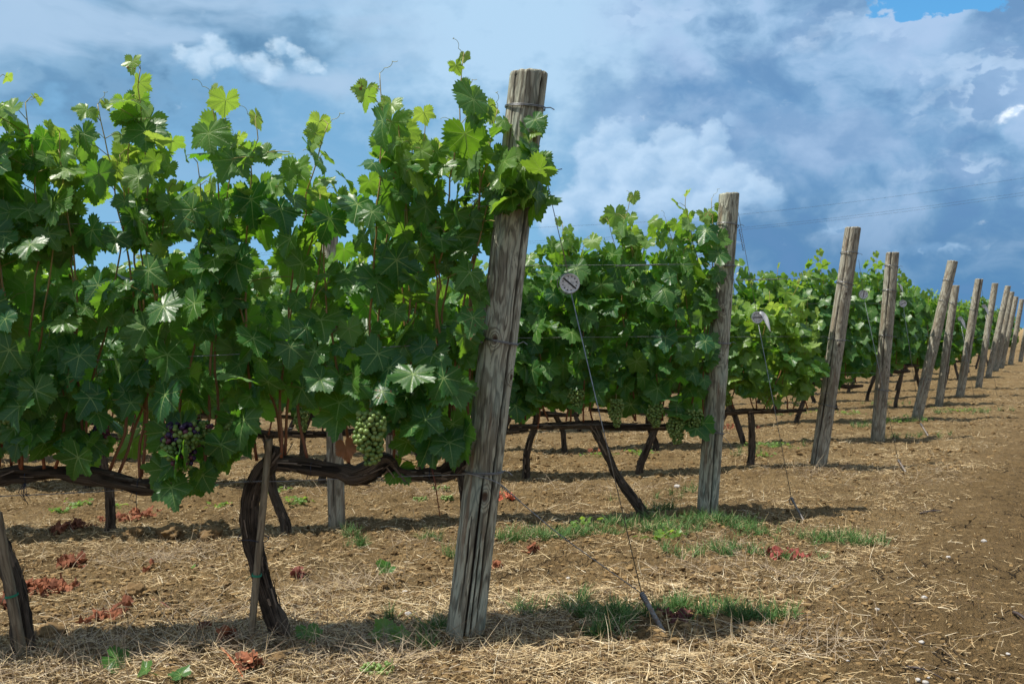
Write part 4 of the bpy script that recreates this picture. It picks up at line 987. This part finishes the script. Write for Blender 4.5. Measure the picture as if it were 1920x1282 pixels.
# ------------------------------------------------------------------ farther rows: three grown vines, copied
def proto(seed, lod, topz, sun_tint=0, tall=None):
    r = np.random.default_rng(seed); o = empty('grape_vine')
    tp = interp([(x, topz + 0.10 * (vnoise(x * 4 + seed, 3) - 0.5) * 2) for x in np.linspace(-0.6, 0.6, 13)])
    bt = interp([(x, 0.56 + 0.14 * (vnoise(x * 5 + seed, 8) - 0.5) * 2) for x in np.linspace(-0.6, 0.6, 13)])
    stems(o, -0.10 + 0.08 * r.normal(), 0.55, (-0.42, 0.40), r, max(lod, 1), 0)
    grow(o, -0.46, 0.46, 0.55, tp, bt, r, lod, n_cane=10 if lod == 1 else 6, fill={1: 230, 2: 270, 3: 300}[lod], leaf={1: 0.084, 2: 0.088, 3: 0.094}[lod], thick=1.0 if lod < 3 else 1.6, talls=[tall or (0.25 - 0.4 * r.random(), topz + 0.12)], sun_tint=sun_tint)
    if lod < 3:
        for q in range(3): bunch(o, np.array([-0.3 + 0.28 * q + 0.05 * r.normal(), -0.12, 0.70 + 0.04 * r.normal()]), 0.13, 0.085, r, 1, n=26)
    return o
P1 = [proto(51 + i, 1, 1.60 + 0.05 * i) for i in range(3)]
P1.append(proto(55, 1, 1.56, 0.75, (0.36, 1.78, 0.08)))  # sun shining through this vine is painted as yellower leaves
P2 = [proto(61 + i, 2, 1.64 + 0.05 * i) for i in range(3)]
P3 = [proto(71 + i, 3, 1.66 + 0.06 * i) for i in range(3)]
used = set()
ORD = ['first', 'second', 'third', 'fourth', 'fifth', 'sixth', 'seventh', 'eighth', 'ninth', 'tenth', 'eleventh', 'twelfth', 'thirteenth']
def put_vine(lib, px, d, label, r, zs=1.0, k=None):
    p = lib[(k if k is not None else r.integers(0, 3)) % (3 if (k or 0) < 3 or len(lib) == 3 else 4)]
    if p.name in used: o = copy_tree(p)
    else: o = p; used.add(p.name)
    X = (px - 960) * d / FPX
    o.location = (X, d, float(G(X, d))); o.rotation_euler = (0, 0, PI * int(r.integers(0, 2)) + r.normal() * 0.03); o.scale = (1, 1, zs)
    tag(o, label, 'grapevine', 'grapevines of the trellis rows'); return o
r = np.random.default_rng(8)
LST = {2: [1420 - 5, 1375 - 165, 985 + 20, 795, 605, 385, 165, -40], 3: [1535, 1395, 1225, 1060, 895, 730, 565, 400, 235, 70, -95], 4: [1640, 1492, 1357, 1222, 1087, 952, 817, 682, 547, 412, 277, 142, 7]}
LST[2] = [1415, 1200, 985, 795, 605, 385, 165, -40]
for ri in range(2, 13):
    d = ROWS[ri]; lib = P1 if ri == 2 else (P2 if ri < 5 else P3)
    if ri in LST: pxs = LST[ri]
    else:
        p0 = POSTPX[ri][0]; st = 0.85 * FPX / d; cnt = {5: 5, 6: 5, 7: 4, 8: 4, 9: 3, 10: 3, 11: 3, 12: 3}[ri]
        pxs = [p0 - 0.60 * FPX / d - st * q for q in range(cnt)]
    for q, px in enumerate(pxs):
        zs = {2: 0.95, 3: 1.02, 4: 1.04}.get(ri, 0.95) * (1 + 0.055 * r.normal())
        if ri == 4 and q == 0: zs = 1.12
        lab = f'{ORD[q]} grapevine from the end post in the {ORD[ri]} row from the front'
        o = put_vine(lib, px, d, lab, r, zs, 3 if (ri == 2 and q == 0) else q % 3)
        if ri == 2 and q == 0: o.rotation_euler = (0, 0, 0); tag(o, 'sunlit yellow green first grapevine of the third row, just right of the second end post')

# ------------------------------------------------------------------ wires
def wire(pts, rad, label, name='trellis_wire', cat='wire', matl=None, group=None, sm=40):
    mb = MB(); pts = [np.asarray(p, float) for p in pts]; c = pts[0].copy()
    tube(mb, [p - c for p in pts], rad, 6, smooth_n=sm); o = mb.build(name, matl or M['wire']); o.location = c
    return tag(o, label, cat, group)
def twist(parent, a, b, rad, n=14, wr=0.0012, name='twisted_end'):
    mb = MB(); a = np.array(a); b = np.array(b); t = np.linspace(0, 1, n * 8); ax = (b - a) / np.linalg.norm(b - a)
    u = np.cross(ax, [0, 1, 0]); u /= np.linalg.norm(u); v = np.cross(ax, u)
    pts = a + (b - a) * t[:, None] + rad * (np.cos(t * 2 * PI * n)[:, None] * u + np.sin(t * 2 * PI * n)[:, None] * v)
    tube(mb, pts - np.array(parent.location), wr, 5); return mb.build(name, M['wire'], parent)
G1 = 'trellis wires of the rows'
w = wire([W(-900, 965, D1), W(0, 930, D1), W(300, 914, D1, -.02), W(470, 902, D1, -.03), W(520, 902, D1, -.04), W(700, 895, D1, -.02), W(905, 888, D1, -.064)], 0.0014, 'lowest wire of the near row, carrying the arching vine trunk', group=G1)
twist(w, W(455, 903, D1, -.035), W(500, 902, D1, -.035), 0.003, 9)
wire([W(-900, 712, D1, -.03), W(210, 674, D1, -.04), W(560, 658, D1, -.06), W(905, 642, D1, -.064)], 0.0013, 'middle wire of the near row running behind its leaves to the thick post', group=G1)
w = wire([W(-900, 470, D1), W(0, 426, D1), W(560, 404, D1), W(965, 384, D1)], 0.0013, 'upper wire of the near row through the leaf tops', group=G1)
w = wire([W(820, 646, D1, -.05), W(905, 641, D1, -.066)], 0.0016, 'short twisted wire end bound to the thick post at mid height', group=G1, name='twisted_wire')
twist(w, W(848, 645, D1, -.05), W(892, 641, D1, -.062), 0.0035, 13)
mb = MB(); ring_c = W(845, 640, D1, -.055); t = np.linspace(0, 5, 16)
tube(mb, np.stack([0.014 * np.cos(t), 0 * t, 0.014 * np.sin(t) - 0.01], -1) + (ring_c - np.array(w.location)), 0.0012, 5); mb.build('curled_end', M['wire'], w)
for ri, ys in ((1, (497, 632, 796)), (2, (524, 632, 738)), (3, (570, 700))):
    d = ROWS[ri]; px1 = POSTPX[ri][0] + (POSTPX[ri][2] - POSTPX[ri][0]) * 0.5
    for y, nm in zip(ys, ('upper', 'middle', 'lower')):
        fx = (POSTPX[ri][1] - y) / (POSTPX[ri][1] - POSTPX[ri][3]); pxe = POSTPX[ri][0] + (POSTPX[ri][2] - POSTPX[ri][0]) * fx
        dz = -0.17 if nm != 'lower' else -0.03
        wire([W(-60, y + 14, d), W(pxe - 240, y, d, dz), W(pxe, y - 1, d, -.066)], 0.0013 if ri > 1 else 0.0012, f'{nm} wire of the {ORD[ri]} row ending at its end post', group=G1)
        if ri in (1, 2) and nm == 'upper':
            ww = wire([W(pxe - 205, y + 2, d, -.17), W(pxe - 110, y - 1, d, -.15)], 0.0022, f'twisted join in the upper wire of the {ORD[ri]} row', name='twisted_wire', group=G1)
            twist(ww, W(pxe - 190, y + 2, d, -.17), W(pxe - 120, y - 1, d, -.155), 0.004, 16)

# guy wires with their zinc tension discs, ground anchors
def disc(parent, c, r_, slot_ang, turn=0.0):
    """flat round tensioner: rim, face with a slot and small holes"""
    mb = MB(); n = 40; t = np.linspace(0, 2 * PI, n, endpoint=False); h = 0.006
    v = []; 
    for (rr, y) in ((r_ * 0.80, -h * 0.55), (r_ * 0.90, -h * 0.9), (r_, -h), (r_ * 1.03, 0), (r_, h), (r_ * 0.8, h * 0.9)):
        v += [[rr * math.cos(a), y, rr * math.sin(a) * 0.97] for a in t]
    f = [[q * n + j, q * n + (j + 1) % n, (q + 1) * n + (j + 1) % n, (q + 1) * n + j] for q in range(5) for j in range(n)]
    v += [[0, -h * 0.55, 0], [0, h * 0.9, 0]]
    f3 = [[6 * n, (j + 1) % n, j] for j in range(n)] + [[6 * n + 1, 5 * n + j, 5 * n + (j + 1) % n] for j in range(n)]
    mb.add(np.array(v), f3, f); o = mb.build('tension_disc', M['zinc'], parent, smooth=False)
    md = MB()
    s = np.array([[-r_ * .86, -h * 0.75, -0.0028], [r_ * .86, -h * 0.75, -0.0028], [r_ * .86, -h * 0.75, 0.0028], [-r_ * .86, -h * 0.75, 0.0028]]); s2 = s + [0, h * 0.3, 0]
    c_, s_ = math.cos(slot_ang), math.sin(slot_ang); Rm = np.array([[c_, 0, -s_], [0, 1, 0], [s_, 0, c_]])
    md.add(np.vstack([s, s2]) @ Rm.T, None, [[0, 1, 2, 3], [4, 7, 6, 5], [0, 4, 5, 1], [1, 5, 6, 2], [2, 6, 7, 3], [3, 7, 4, 0]])
    for q in range(12):
        a = slot_ang + (q + 0.5) * PI / 6 + 0.12
        if abs(math.sin(a - slot_ang)) < 0.22: continue
        cc = np.array([r_ * .70 * math.cos(a), -h * 0.72, r_ * .70 * math.sin(a)]); tt = np.linspace(0, 2 * PI, 8, endpoint=False)
        md.add(np.vstack([np.stack([cc[0] + .0022 * np.cos(tt), cc[1] + 0 * tt, cc[2] + .0026 * np.sin(tt)], -1), np.stack([cc[0] + .0022 * np.cos(tt), cc[1] + 0 * tt + .002, cc[2] + .0026 * np.sin(tt)], -1)]), None,
               [[q_, (q_ + 1) % 8, 8 + (q_ + 1) % 8, 8 + q_] for q_ in range(8)] + [[0, 3, 2, 1], [0, 5, 4, 3], [0, 7, 6, 5]])
    md.build('slot', M['dark'], o, smooth=False)
    ring = MB(); t2 = np.linspace(0, 2 * PI, 30); ring_pts = np.stack([-0.004 + r_ * 1.12 * np.cos(t2), 0 * t2 - 0.003, r_ * 1.06 * np.sin(t2) * 0.97 - 0.001], -1)
    tube(ring, ring_pts, 0.0016, 5); ring.build('wire_loop', M['wire'], o)
    o.location = c; o.rotation_euler = (0.1, 0.0, turn)
    return o
def film(parent, p, r, s=1.0):
    mb = MB(); n = 12; k = 5; P = []
    for i in range(n):
        u = i / (n - 1); wd = 0.020 * s * (0.35 + math.sin(PI * min(1, u * 0.9 + 0.1)) * 0.8)
        for j in range(k):
            q = j / (k - 1) - 0.5
            P.append([0.062 * s * u ** 0.8 + 0.6 * wd * q * 2 * 0.8, 0.010 * s * math.sin(5 * u + 4 * q) + 0.01 * q, -0.11 * s * u ** 1.5 + q * wd * 1.2 * (1 - u)])
    f = [[i * k + j, i * k + j + 1, (i + 1) * k + j + 1, (i + 1) * k + j] for i in range(n - 1) for j in range(k - 1)]
    mb.add(np.array(P), None, f); o = mb.build('plastic_film', M['tag'], parent); o.location = p; return o
def anchor(px0, py0, px1, py1, d, label, rad=0.009, loop=False):
    a = W(px0, py0, d); b = W(px1, py1, d - 0.12); g = float(Gd(b[0], b[1])); b[2] = min(b[2], g + 0.01); e = b + (b - a) * 0.25
    mb = MB(); pts = np.array([a, a * 0.6 + b * 0.4, b, e]) - b
    tube(mb, pts, rad, 10, smooth_n=20)
    o = mb.build('ground_anchor', M['rust']); o.location = b; tag(o, label, 'anchor', 'ground anchors of the guy wires')
    m2 = MB(); t = np.linspace(0, 2 * PI * 5, 90); ax = (b - a) / np.linalg.norm(b - a); u = np.cross(ax, [0, 1, 0]); u /= np.linalg.norm(u); v_ = np.cross(ax, u)
    base = (a - b)[None] + ax[None] * (0.004 + t[:, None] / (2 * PI * 5) * 0.035); tube(m2, base + (rad + .001) * (np.cos(t)[:, None] * u + np.sin(t)[:, None] * v_), 0.0014, 5); m2.build('wire_coil', M['wire'], o)
    if loop:
        m3 = MB(); t = np.linspace(0, 2 * PI, 24); tube(m3, (a - b)[None] + np.stack([0.012 * np.cos(t), 0 * t, 0.02 * np.sin(t) - 0.015], -1), 0.003, 6); m3.build('loop', M['rust'], o)
    return a
def guy(ptop, pd, pend, d0, a3, label, slot=0.7, rad_disc=0.028, filmy=False, wr=0.0014):
    """wire from the post head to the disc and on to the anchor a3"""
    t = np.asarray(ptop); dm = d0 - 0.02; c = W(pd[0], pd[1], dm)
    mb = MB(); o = empty('guy_wire', tuple(a3)); tag(o, label, 'guy wire', 'guy wires of the end posts')
    a = np.asarray(a3)
    up = c + np.array([-0.005, 0, rad_disc]); dn = c + np.array([0.005, 0, -rad_disc])
    tube(mb, [t - a, up - a], wr, 6); tube(mb, [dn - a, a - a], wr * 1.25, 6); mb.build('wire', M['wire'], o)
    disc(o, tuple(c - a), rad_disc, slot, 0.0)
    if filmy: film(o, tuple(c - a + np.array([0.01, -0.012, 0.03])), None, filmy)
    return o
a1 = anchor(1203, 1112, 1243, 1172, 3.45, 'bluish steel ground anchor rod in grass by the thick near post', 0.0085)
a2 = anchor(1484, 934, 1506, 962, 5.75, 'looped steel ground anchor beside the second end post', 0.006, True)
a3 = anchor(1684, 862, 1697, 880, 7.75, 'steel ground anchor beside the third end post', 0.008)
a4 = anchor(1726, 794, 1741, 818, 9.9, 'steel ground anchor sticking up at the foot of the fifth end post', 0.009)
top_pt = W(1016, 300, D1)
o = guy(top_pt, (1068, 531), None, 3.38, a1, 'taut guy wire with a round zinc disc right of the thick near post', -0.70, 0.0335)
mb = MB(); oo = np.array(o.location); tube(mb, [W(1016, 300, D1) - oo, W(1022, 316, D1, -.01) - oo, W(1034, 320, D1, -.02) - oo, W(1054, 317, D1, -.03) - oo], 0.0016, 6, smooth_n=16); mb.build('loose_wire_end', M['cable'], o)
twist(o, W(1016, 303, D1), W(1034, 372, D1 + .01), 0.0022, 12, 0.0010)
o = guy(W(1384, 398, D2), (1420, 595), None, D2, a2, 'guy wire with a disc wrapped in white film at the second end post', 0.0, 0.034, 1.0, 0.0015)
twist(o, W(1386, 430, D2), W(1394, 470, D2), 0.003, 8, 0.002)
guy(W(1610, 487, 7.75), (1619, 552), None, 7.75, a3, 'guy wire with a small grey disc right of the third end post', 1.4, 0.034, False, 0.0016)
guy(W(1684, 520, 9.6), (1693, 569), None, 9.6, a4, 'guy wire with white film and disc behind the fourth end post', 0.4, 0.034, False, 0.0017)
o = bpy.data.objects['guy_wire.003']; film(o, tuple(W(1684, 532, 9.6) - np.array(o.location)), None, 0.8)
a6 = W(1800, 775, 14.0); a7 = W(1850, 745, 15.65)
for (pt, pdc, d, lab, aa) in ((W(1797, 560, 14), (1800, 597), 14.0, 'guy wire with long white film right of the sixth end post', W(1830, 762, 13.9)), (W(1842, 545, 15.65), (1845, 574), 15.65, 'guy wire with white film right of the seventh end post', W(1870, 745, 15.5))):
    aa[2] = float(G(aa[0], aa[1])); o = guy(pt, pdc, None, d, aa, lab, 0.5, 0.030, False, 0.002); film(o, tuple(W(pdc[0] - 2, pdc[1] - 2, d) - np.array(o.location)), None, 1.5)
# slanting brace wire from the thick post to the same anchor
mb = MB(); o = empty('brace_wire', tuple(a1)); tag(o, 'slack brace wire slanting from the foot of the thick post to its ground anchor', 'wire', None)
pp = [W(868, 888, D1, -.055), W(880, 888, D1, -.075), W(935, 906, D1, -.06), W(975, 940, D1, -.03), W(1060, 1010, D1, 0.0), a1]
tube(mb, np.array(pp) - a1, 0.0017, 6, smooth_n=60); mb.build('wire', M['wire'], o)
twist(o, W(938, 910, D1, -.06), W(975, 940, D1, -.03), 0.0034, 12, 0.0013)
oo = np.array(o.location)
# thin brace at the second post
wire([W(1308, 792, D2, -.07), W(1335, 800, D2, -.07), W(1360, 822, D2, -.05), W(1378, 848, D2, -.03)], 0.0015, 'short curved wire end at the foot of the second end post', name='loose_wire')

# power lines far off
for k, (ya, yb, d, lab) in enumerate(((402, 334, 70, 'upper single power line crossing the dark cloud'), (427, 361, 70, 'middle power line of the three crossing the dark cloud'), (431, 366, 72, 'lowest power line of the three crossing the dark cloud'))):
    slope = (yb - ya) / (1920 - 1390)
    wire([W(300, ya + 55, d), W(900, ya + 30, d), W(1390, ya, d), W(1920, yb, d), W(2600, yb - 110, d)], 0.0065, lab, name='power_line', cat='power line', matl=M['cable'], group='power lines in the sky', sm=80)

# ------------------------------------------------------------------ small things on the ground
def gpt(px, py):
    d = HC * FPX / (py - YH)
    for _ in range(6):
        x = (px - 960) * d / FPX; d = (HC - float(Gd(x, d))) * FPX / (py - YH)
    x = (px - 960) * d / FPX; return np.array([x, d, float(Gd(x, d))])
rg = np.random.default_rng(21)
def crumpled(px, py, rx, n, size, label, name='dead_leaf_pile', cols=((0.13, 0.045, 0.024), (0.32, 0.118, 0.058)), cat='dead leaves', group='piles of reddish dead vine leaves', ry=None, stick=True):
    n = int(n * 2.2); c = gpt(px, py); mb = MB(); sx = rx * c[1] / FPX; sy = ry or sx * 0.8
    x = c[0] + np.clip(rg.normal(size=n), -1.7, 1.7) * sx * 0.42; y = c[1] + rg.normal(size=n) * sy * 0.42
    z = Gd(x, y) + 0.006 + 0.03 * rg.random(n) * np.exp(-((x - c[0]) / sx) ** 2)
    P = np.stack([x, y, z], -1) - c
    nn = np.stack([rg.normal(size=n) * .6, rg.normal(size=n) * .6 - .3, np.ones(n) * 0.8], -1); tt = rg.normal(size=(n, 3)); tt[:, 2] *= 0.3
    leaves_mesh(mb, P, nn, tt, size * 0.8 * (0.4 + 0.6 * rg.random(n)), np.zeros(n), rg.random(n), np.zeros(n), (40, (0.4, 0.7, 1.0)), rg)
    v = np.concatenate(mb.v); q = v + c
    v[:, 2] += 0.030 * (vnoise(q[:, 0] * 60, q[:, 1] * 60, q[:, 2] * 60) - 0.4) + 0.012 * (vnoise(q[:, 0] * 160, q[:, 1] * 160, 3) - 0.5) ; v[:, 0] += 0.02 * (vnoise(q[:, 0] * 40, q[:, 1] * 40, 7) - 0.5)
    v[:, 2] = np.maximum(v[:, 2], Gd(v[:, 0] + c[0], v[:, 1] + c[1]) - c[2] + 0.001)
    mb.v = [v]; K = len(v) // n; t = np.repeat(rg.random((n, 1)), K, axis=0)
    mb.att = {'cc': [((1 - t) * np.array([cols[0]]) + t * np.array([cols[1]])).astype(np.float32)]}
    if stick:
        for _ in range(4):
            a = rg.random() * 2 * PI; l = sx * 1.5; g0 = np.array([-math.cos(a) * l * .5, -math.sin(a) * l * .3, 0.012]); tube(mb, [g0, [0, 0, 0.03], -g0 + [0, 0, 0.01]], 0.002, 5, smooth_n=8, cc=np.array([[0.2, 0.07, 0.04]]))
    o = mb.build(name, M['dead']); o.location = c; return tag(o, label, cat, group)
crumpled(78, 1110, 70, 26, 0.055, 'big pile of brick red dead leaves beside the left edge trunk', ry=0.16)
crumpled(205, 1160, 48, 12, 0.045, 'red dead leaves right of the big left pile, on a thin stick')
crumpled(135, 1058, 38, 9, 0.05, 'small heap of red brown leaves above the big left pile')
crumpled(240, 970, 60, 16, 0.05, 'scatter of red leaves right of the curved second row trunk')
crumpled(130, 990, 50, 10, 0.05, 'faded red leaves left of the curved second row trunk')
crumpled(10, 1140, 25, 6, 0.05, 'few red leaves at the very left edge')
crumpled(432, 1215, 20, 6, 0.05, 'dark red leaves at the foot of the thin stake')
crumpled(470, 1255, 24, 6, 0.045, 'dull maroon leaves below the foot of the thin stake')
crumpled(940, 935, 28, 6, 0.05, 'bright red leaf scraps right of the thick post', cols=((0.5, 0.10, 0.06), (0.5, 0.15, 0.08)))
crumpled(1000, 1038, 20, 3, 0.05, 'flat red leaf on the grass edge right of the thick post', stick=False)
crumpled(930, 1068, 16, 3, 0.04, 'two red leaf bits close to the thick post', stick=False)
crumpled(1470, 1048, 55, 14, 0.05, 'heap of wine red leaves in the grass right of the second post', cols=((0.20, 0.045, 0.035), (0.36, 0.10, 0.08)))
crumpled(1265, 1165, 38, 8, 0.04, 'dark purple dry leaves at the near ground anchor', cols=((0.09, 0.03, 0.03), (0.16, 0.06, 0.05)))
crumpled(380, 1192, 12, 3, 0.04, 'single small red leaf on the straw between the two near trunks', stick=False)
crumpled(560, 1082, 14, 3, 0.04, 'dark red leaf scraps right of the arching trunk', stick=False, cols=((0.16, 0.05, 0.04), (0.2, 0.07, 0.05)))
crumpled(275, 1070, 14, 2, 0.035, 'small reddish leaf on bare soil behind the near row', stick=False)
crumpled(1370, 805, 60, 7, 0.05, 'red leaves far behind the second end post', stick=False)
crumpled(1125, 850, 24, 4, 0.05, 'pink red leaves seen between the second row trunks', stick=False)
# fallen green leaves
def green_leaf(px, py, n, size, label, young=0.3):
    c = gpt(px, py); mb = MB(); k = n
    P = np.stack([rg.normal(size=k) * 0.035, rg.normal(size=k) * 0.02, 0.012 + 0.02 * rg.random(k)], -1)
    leaves_mesh(mb, P, np.stack([rg.normal(size=k) * .5, -0.5 * np.ones(k), np.ones(k)], -1), np.stack([rg.normal(size=k), rg.normal(size=k) * .4, 0.1 * np.ones(k)], -1), size * (0.7 + 0.5 * rg.random(k)), np.full(k, young), rg.random(k), np.zeros(k), RES[1], rg)
    for q in range(k if k > 1 else 0): tube(mb, [[0, 0, 0.004], P[q] * 0.6, P[q]], 0.0012, 4, cap=False, luv=np.array([[0.5, 0.2, 0]]), lc=np.array([[0.5, 0.5, 0]]))
    o = mb.build('fallen_leaf', M['leaf']); o.location = c; return tag(o, label, 'leaf', 'green leaves lying on the ground')
green_leaf(738, 1196, 4, 0.05, 'bright green vine sprig lying left of the thick post foot', 0.55)
green_leaf(727, 1072, 2, 0.05, 'curled dark green leaf on bare soil left of the thick post', 0.0)
green_leaf(566, 1200, 1, 0.05, 'single green leaf at the foot of the arching trunk', 0.2)
green_leaf(225, 1255, 1, 0.05, 'pale green leaf in the straw at the bottom edge', 0.1)
green_leaf(308, 1270, 2, 0.035, 'little green sprig in the straw at the bottom edge', 0.2)
green_leaf(345, 970 + 100, 1, 0.02, 'tiny green leaf on soil between the near trunks', 0.4)
# dropped bunches
def dropped(px, py, l, w, label, n=40, gr=0.0085, dark=0):
    c = gpt(px, py); c[2] += 0.018
    o = bunch(None, tuple(c), l, w, rg, 2, 0, n=n, gr=gr, name='fallen_grape_bunch', lying=True); o.rotation_euler = (0, 0, rg.random() * 1.0 - 0.5)
    return tag(o, label, 'grapes', 'green grape bunches dropped on the ground')
dropped(735, 1262, 0.10, 0.06, 'green grape bunch dropped in the straw at the bottom edge', 46, 0.0072)
dropped(1275, 1000, 0.16, 0.10, 'wide green grape bunch lying in grass near the slanting trunk', 60, 0.008)
dropped(800, 938, 0.10, 0.07, 'green grape bunch on the straw just left of the thick post', 30)
dropped(842, 922, 0.13, 0.08, 'larger green grape bunch close behind the thick post', 36)
dropped(848, 940, 0.08, 0.05, 'small pale grape bunch on the straw beside two others', 20)
# weeds
def weed(px, py, w, n, label):
    c = gpt(px, py); mb = MB(); s = w * c[1] / FPX
    P = np.stack([rg.normal(size=n) * s * .45, rg.normal(size=n) * s * .35, 0.01 + 0.035 * rg.random(n)], -1)
    leaves_mesh(mb, P, np.stack([rg.normal(size=n) * .5, rg.normal(size=n) * .5 - .2, np.ones(n)], -1), rg.normal(size=(n, 3)), 0.012 + 0.012 * rg.random(n), 0.45 + 0.3 * rg.random(n), rg.random(n), np.zeros(n), RES[2], rg)
    for q in range(n): tube(mb, [[0, 0, -0.01], P[q] * [0.6, 0.6, 0.5], P[q]], 0.001, 3, cap=False, luv=np.array([[0.5, 0.2, 0]]), lc=np.array([[0.4, 0.5, 0]]))
    o = mb.build('weed', M['leaf']); o.location = c; return tag(o, label, 'weed', 'small green weeds on the ground')
WD = [(112, 962, 26, 22, 'small weed at the far left under the near cordon'), (152, 948, 30, 24, 'light green weed left of the curved second row trunk'), (418, 950, 26, 20, 'weed between the hanging leaves and the arching trunk'), (218, 955, 18, 12, 'tiny weed right of the curved second row trunk'),
      (525, 920, 40, 26, 'weed right of the arching trunk under its cordon'), (545, 945, 34, 22, 'weed with a yellow leaf between arching trunk and line post'), (1130, 857, 30, 22, 'weed seen past the slanting second row trunk'), (1200, 857, 36, 24, 'weed right behind the slanting second row trunk'), (1245, 1010, 40, 30, 'leafy weed in the grass under the second row'),
      (1090, 990, 36, 16, 'weed by the brace wire in the grass'), (1450, 838, 55, 40, 'low green weed mat left of the third end post'), (1430, 856, 24, 14, 'small weed below the mat left of the third post'), (1512, 773, 40, 24, 'weed behind the third end post'), (1385, 772, 30, 14, 'weed behind the second end post'), (1690, 790, 70, 40, 'green weed mat left of the fifth end post'),
      (1585, 780, 40, 26, 'weed between the third and fourth end posts'), (1800, 770, 60, 30, 'thin weed mat right of the sixth end post')]
for a in WD: weed(*a)
# stones and clods one can point at
def stone(px, py, s, label, m='stone', name='pebble', cat='stone', flat=0.6, grp='pebbles on the ground'):
    c = gpt(px, py); V, F = ico(4 if m == 'clod' else 3); sz = s * c[1] / FPX / 2; se = rg.random() * 20
    k = 0.75 + 0.5 * fbm(V[:, 0] * 1.3 + se, V[:, 1] * 1.3 + se, V[:, 2] * 1.3, 3)
    if m == 'clod': k = 0.6 + 0.5 * fbm(V[:, 0] * 1.1 + se, V[:, 1] * 1.1 + se, V[:, 2] * 1.1, 4) + 0.45 * (vnoise(V[:, 0] * 3.5 + se, V[:, 1] * 3.5, V[:, 2] * 3.5) - 0.5) + 0.30 * (vnoise(V[:, 0] * 9 + se, V[:, 1] * 9, V[:, 2] * 9) - 0.5)
    mb = MB(); mb.add(V * k[:, None] * np.array([1, 0.85, flat]) * sz, F, None, cc=np.tile([[0.17, 0.11, 0.052]], (len(V), 1)))
    o = mb.build(name, M[m]); o.location = (c[0], c[1], c[2] + sz * flat * 0.3); o.rotation_euler = (0, 0, rg.random() * 6); return tag(o, label, cat, grp)
SP = [(1733, 1121, 12, 'whitish pebble on the path halfway between grass and right edge'), (1728, 1205, 11, 'bluish pebble low on the path'), (1735, 1278, 13, 'round pebble at the bottom edge of the path'), (1721, 1279, 12, 'grey pebble beside the round one at the bottom edge'), (1645, 1143, 10, 'dark grey pebble on the path edge'),
      (1590, 1236, 7, 'tiny white pebble below the lower grass patch'), (1845, 1016, 12, 'flat white pebble high on the path'), (1778, 1045, 9, 'small pebble left of the flat white one'), (1522, 1202, 10, 'dark blue pebble at the end of the lower grass'), (765, 1155, 16, 'pale stone chip left of the thick post foot'),
      (760, 1112, 15, 'round yellowish stone on the soil left of the thick post'), (1065, 1088, 9, 'dark pebble on the soil right of the thick post'), (1075, 1158, 14, 'dark stone above the lower grass'), (1270, 912, 14, 'flat grey stone behind the slanting trunk'), (880, 1065 + 60, 8, 'small pebble at the thick post'), (1890, 1230, 9, 'pebble near the right edge of the path'), (1740, 1270, 8, 'small pebble above the two at the bottom edge')]
for a in SP: stone(*a)
for a in [(250, 1115, 58, 'dark crumbly clod on bare soil between the two near trunks'), (92, 1195, 80, 'big clod beside the foot of the left edge trunk'), (395, 1010, 60, 'rounded clod on the row behind, left of the arching trunk'), (320, 1005, 60, 'clod in the straw right of the curved second row trunk'), (255, 1000, 46, 'clod at the foot of the curved second row trunk'),
          (420, 1092, 30, 'small clod left of the arching trunk'), (1360, 1160, 34, 'clod in shade at the lower grass'), (1290, 965, 50, 'clod against the foot of the second end post'), (1200, 1125, 34, 'clod at the near ground anchor'), (520, 1245, 44, 'clod under the straw at the foot of the arching trunk'), (1340, 1075, 40, 'dark clod under the dry tuft right of the brace wire')]:
    stone(a[0], a[1], a[2], a[3], 'clod', 'soil_clod', 'clod', 0.6, 'soil clods near the vines')
def twig(px, py, px2, py2, rad, label, col=(0.10, 0.05, 0.035)):
    a = gpt(px, py); b = gpt(px2, py2); mb = MB(); m_ = (a + b) / 2 + [0, 0, 0.012]; c = a.copy()
    tube(mb, [a - c + [0, 0, rad], m_ - c, b - c + [0, 0, rad]], [rad, rad, rad * 0.6], 6, smooth_n=14, cc=np.array([list(col)])); o = mb.build('twig', M['cane']); o.location = c; tag(o, label, 'twig', 'dry twigs on the ground')
twig(300, 1258, 345, 1235, 0.004, 'dark twig in the straw below the near row'); twig(415, 1215, 460, 1280, 0.004, 'orange brown cane piece at the bottom edge', (0.38, 0.12, 0.05)); twig(1725, 968, 1765, 962, 0.006, 'black twig on the soil right of the second anchor', (0.05, 0.035, 0.03))
twig(1900, 1150, 1925, 1165, 0.007, 'dark root piece at the right edge of the path', (0.05, 0.035, 0.03)); twig(1700, 1255, 1770, 1275, 0.003, 'thin dark twig at the bottom of the path', (0.06, 0.045, 0.04)); twig(285, 1120, 330, 1150, 0.003, 'reddish twig by the dark clod', (0.18, 0.06, 0.04)); twig(560, 1090, 590, 1065, 0.002, 'thin red stem right of the arching trunk', (0.2, 0.06, 0.05))
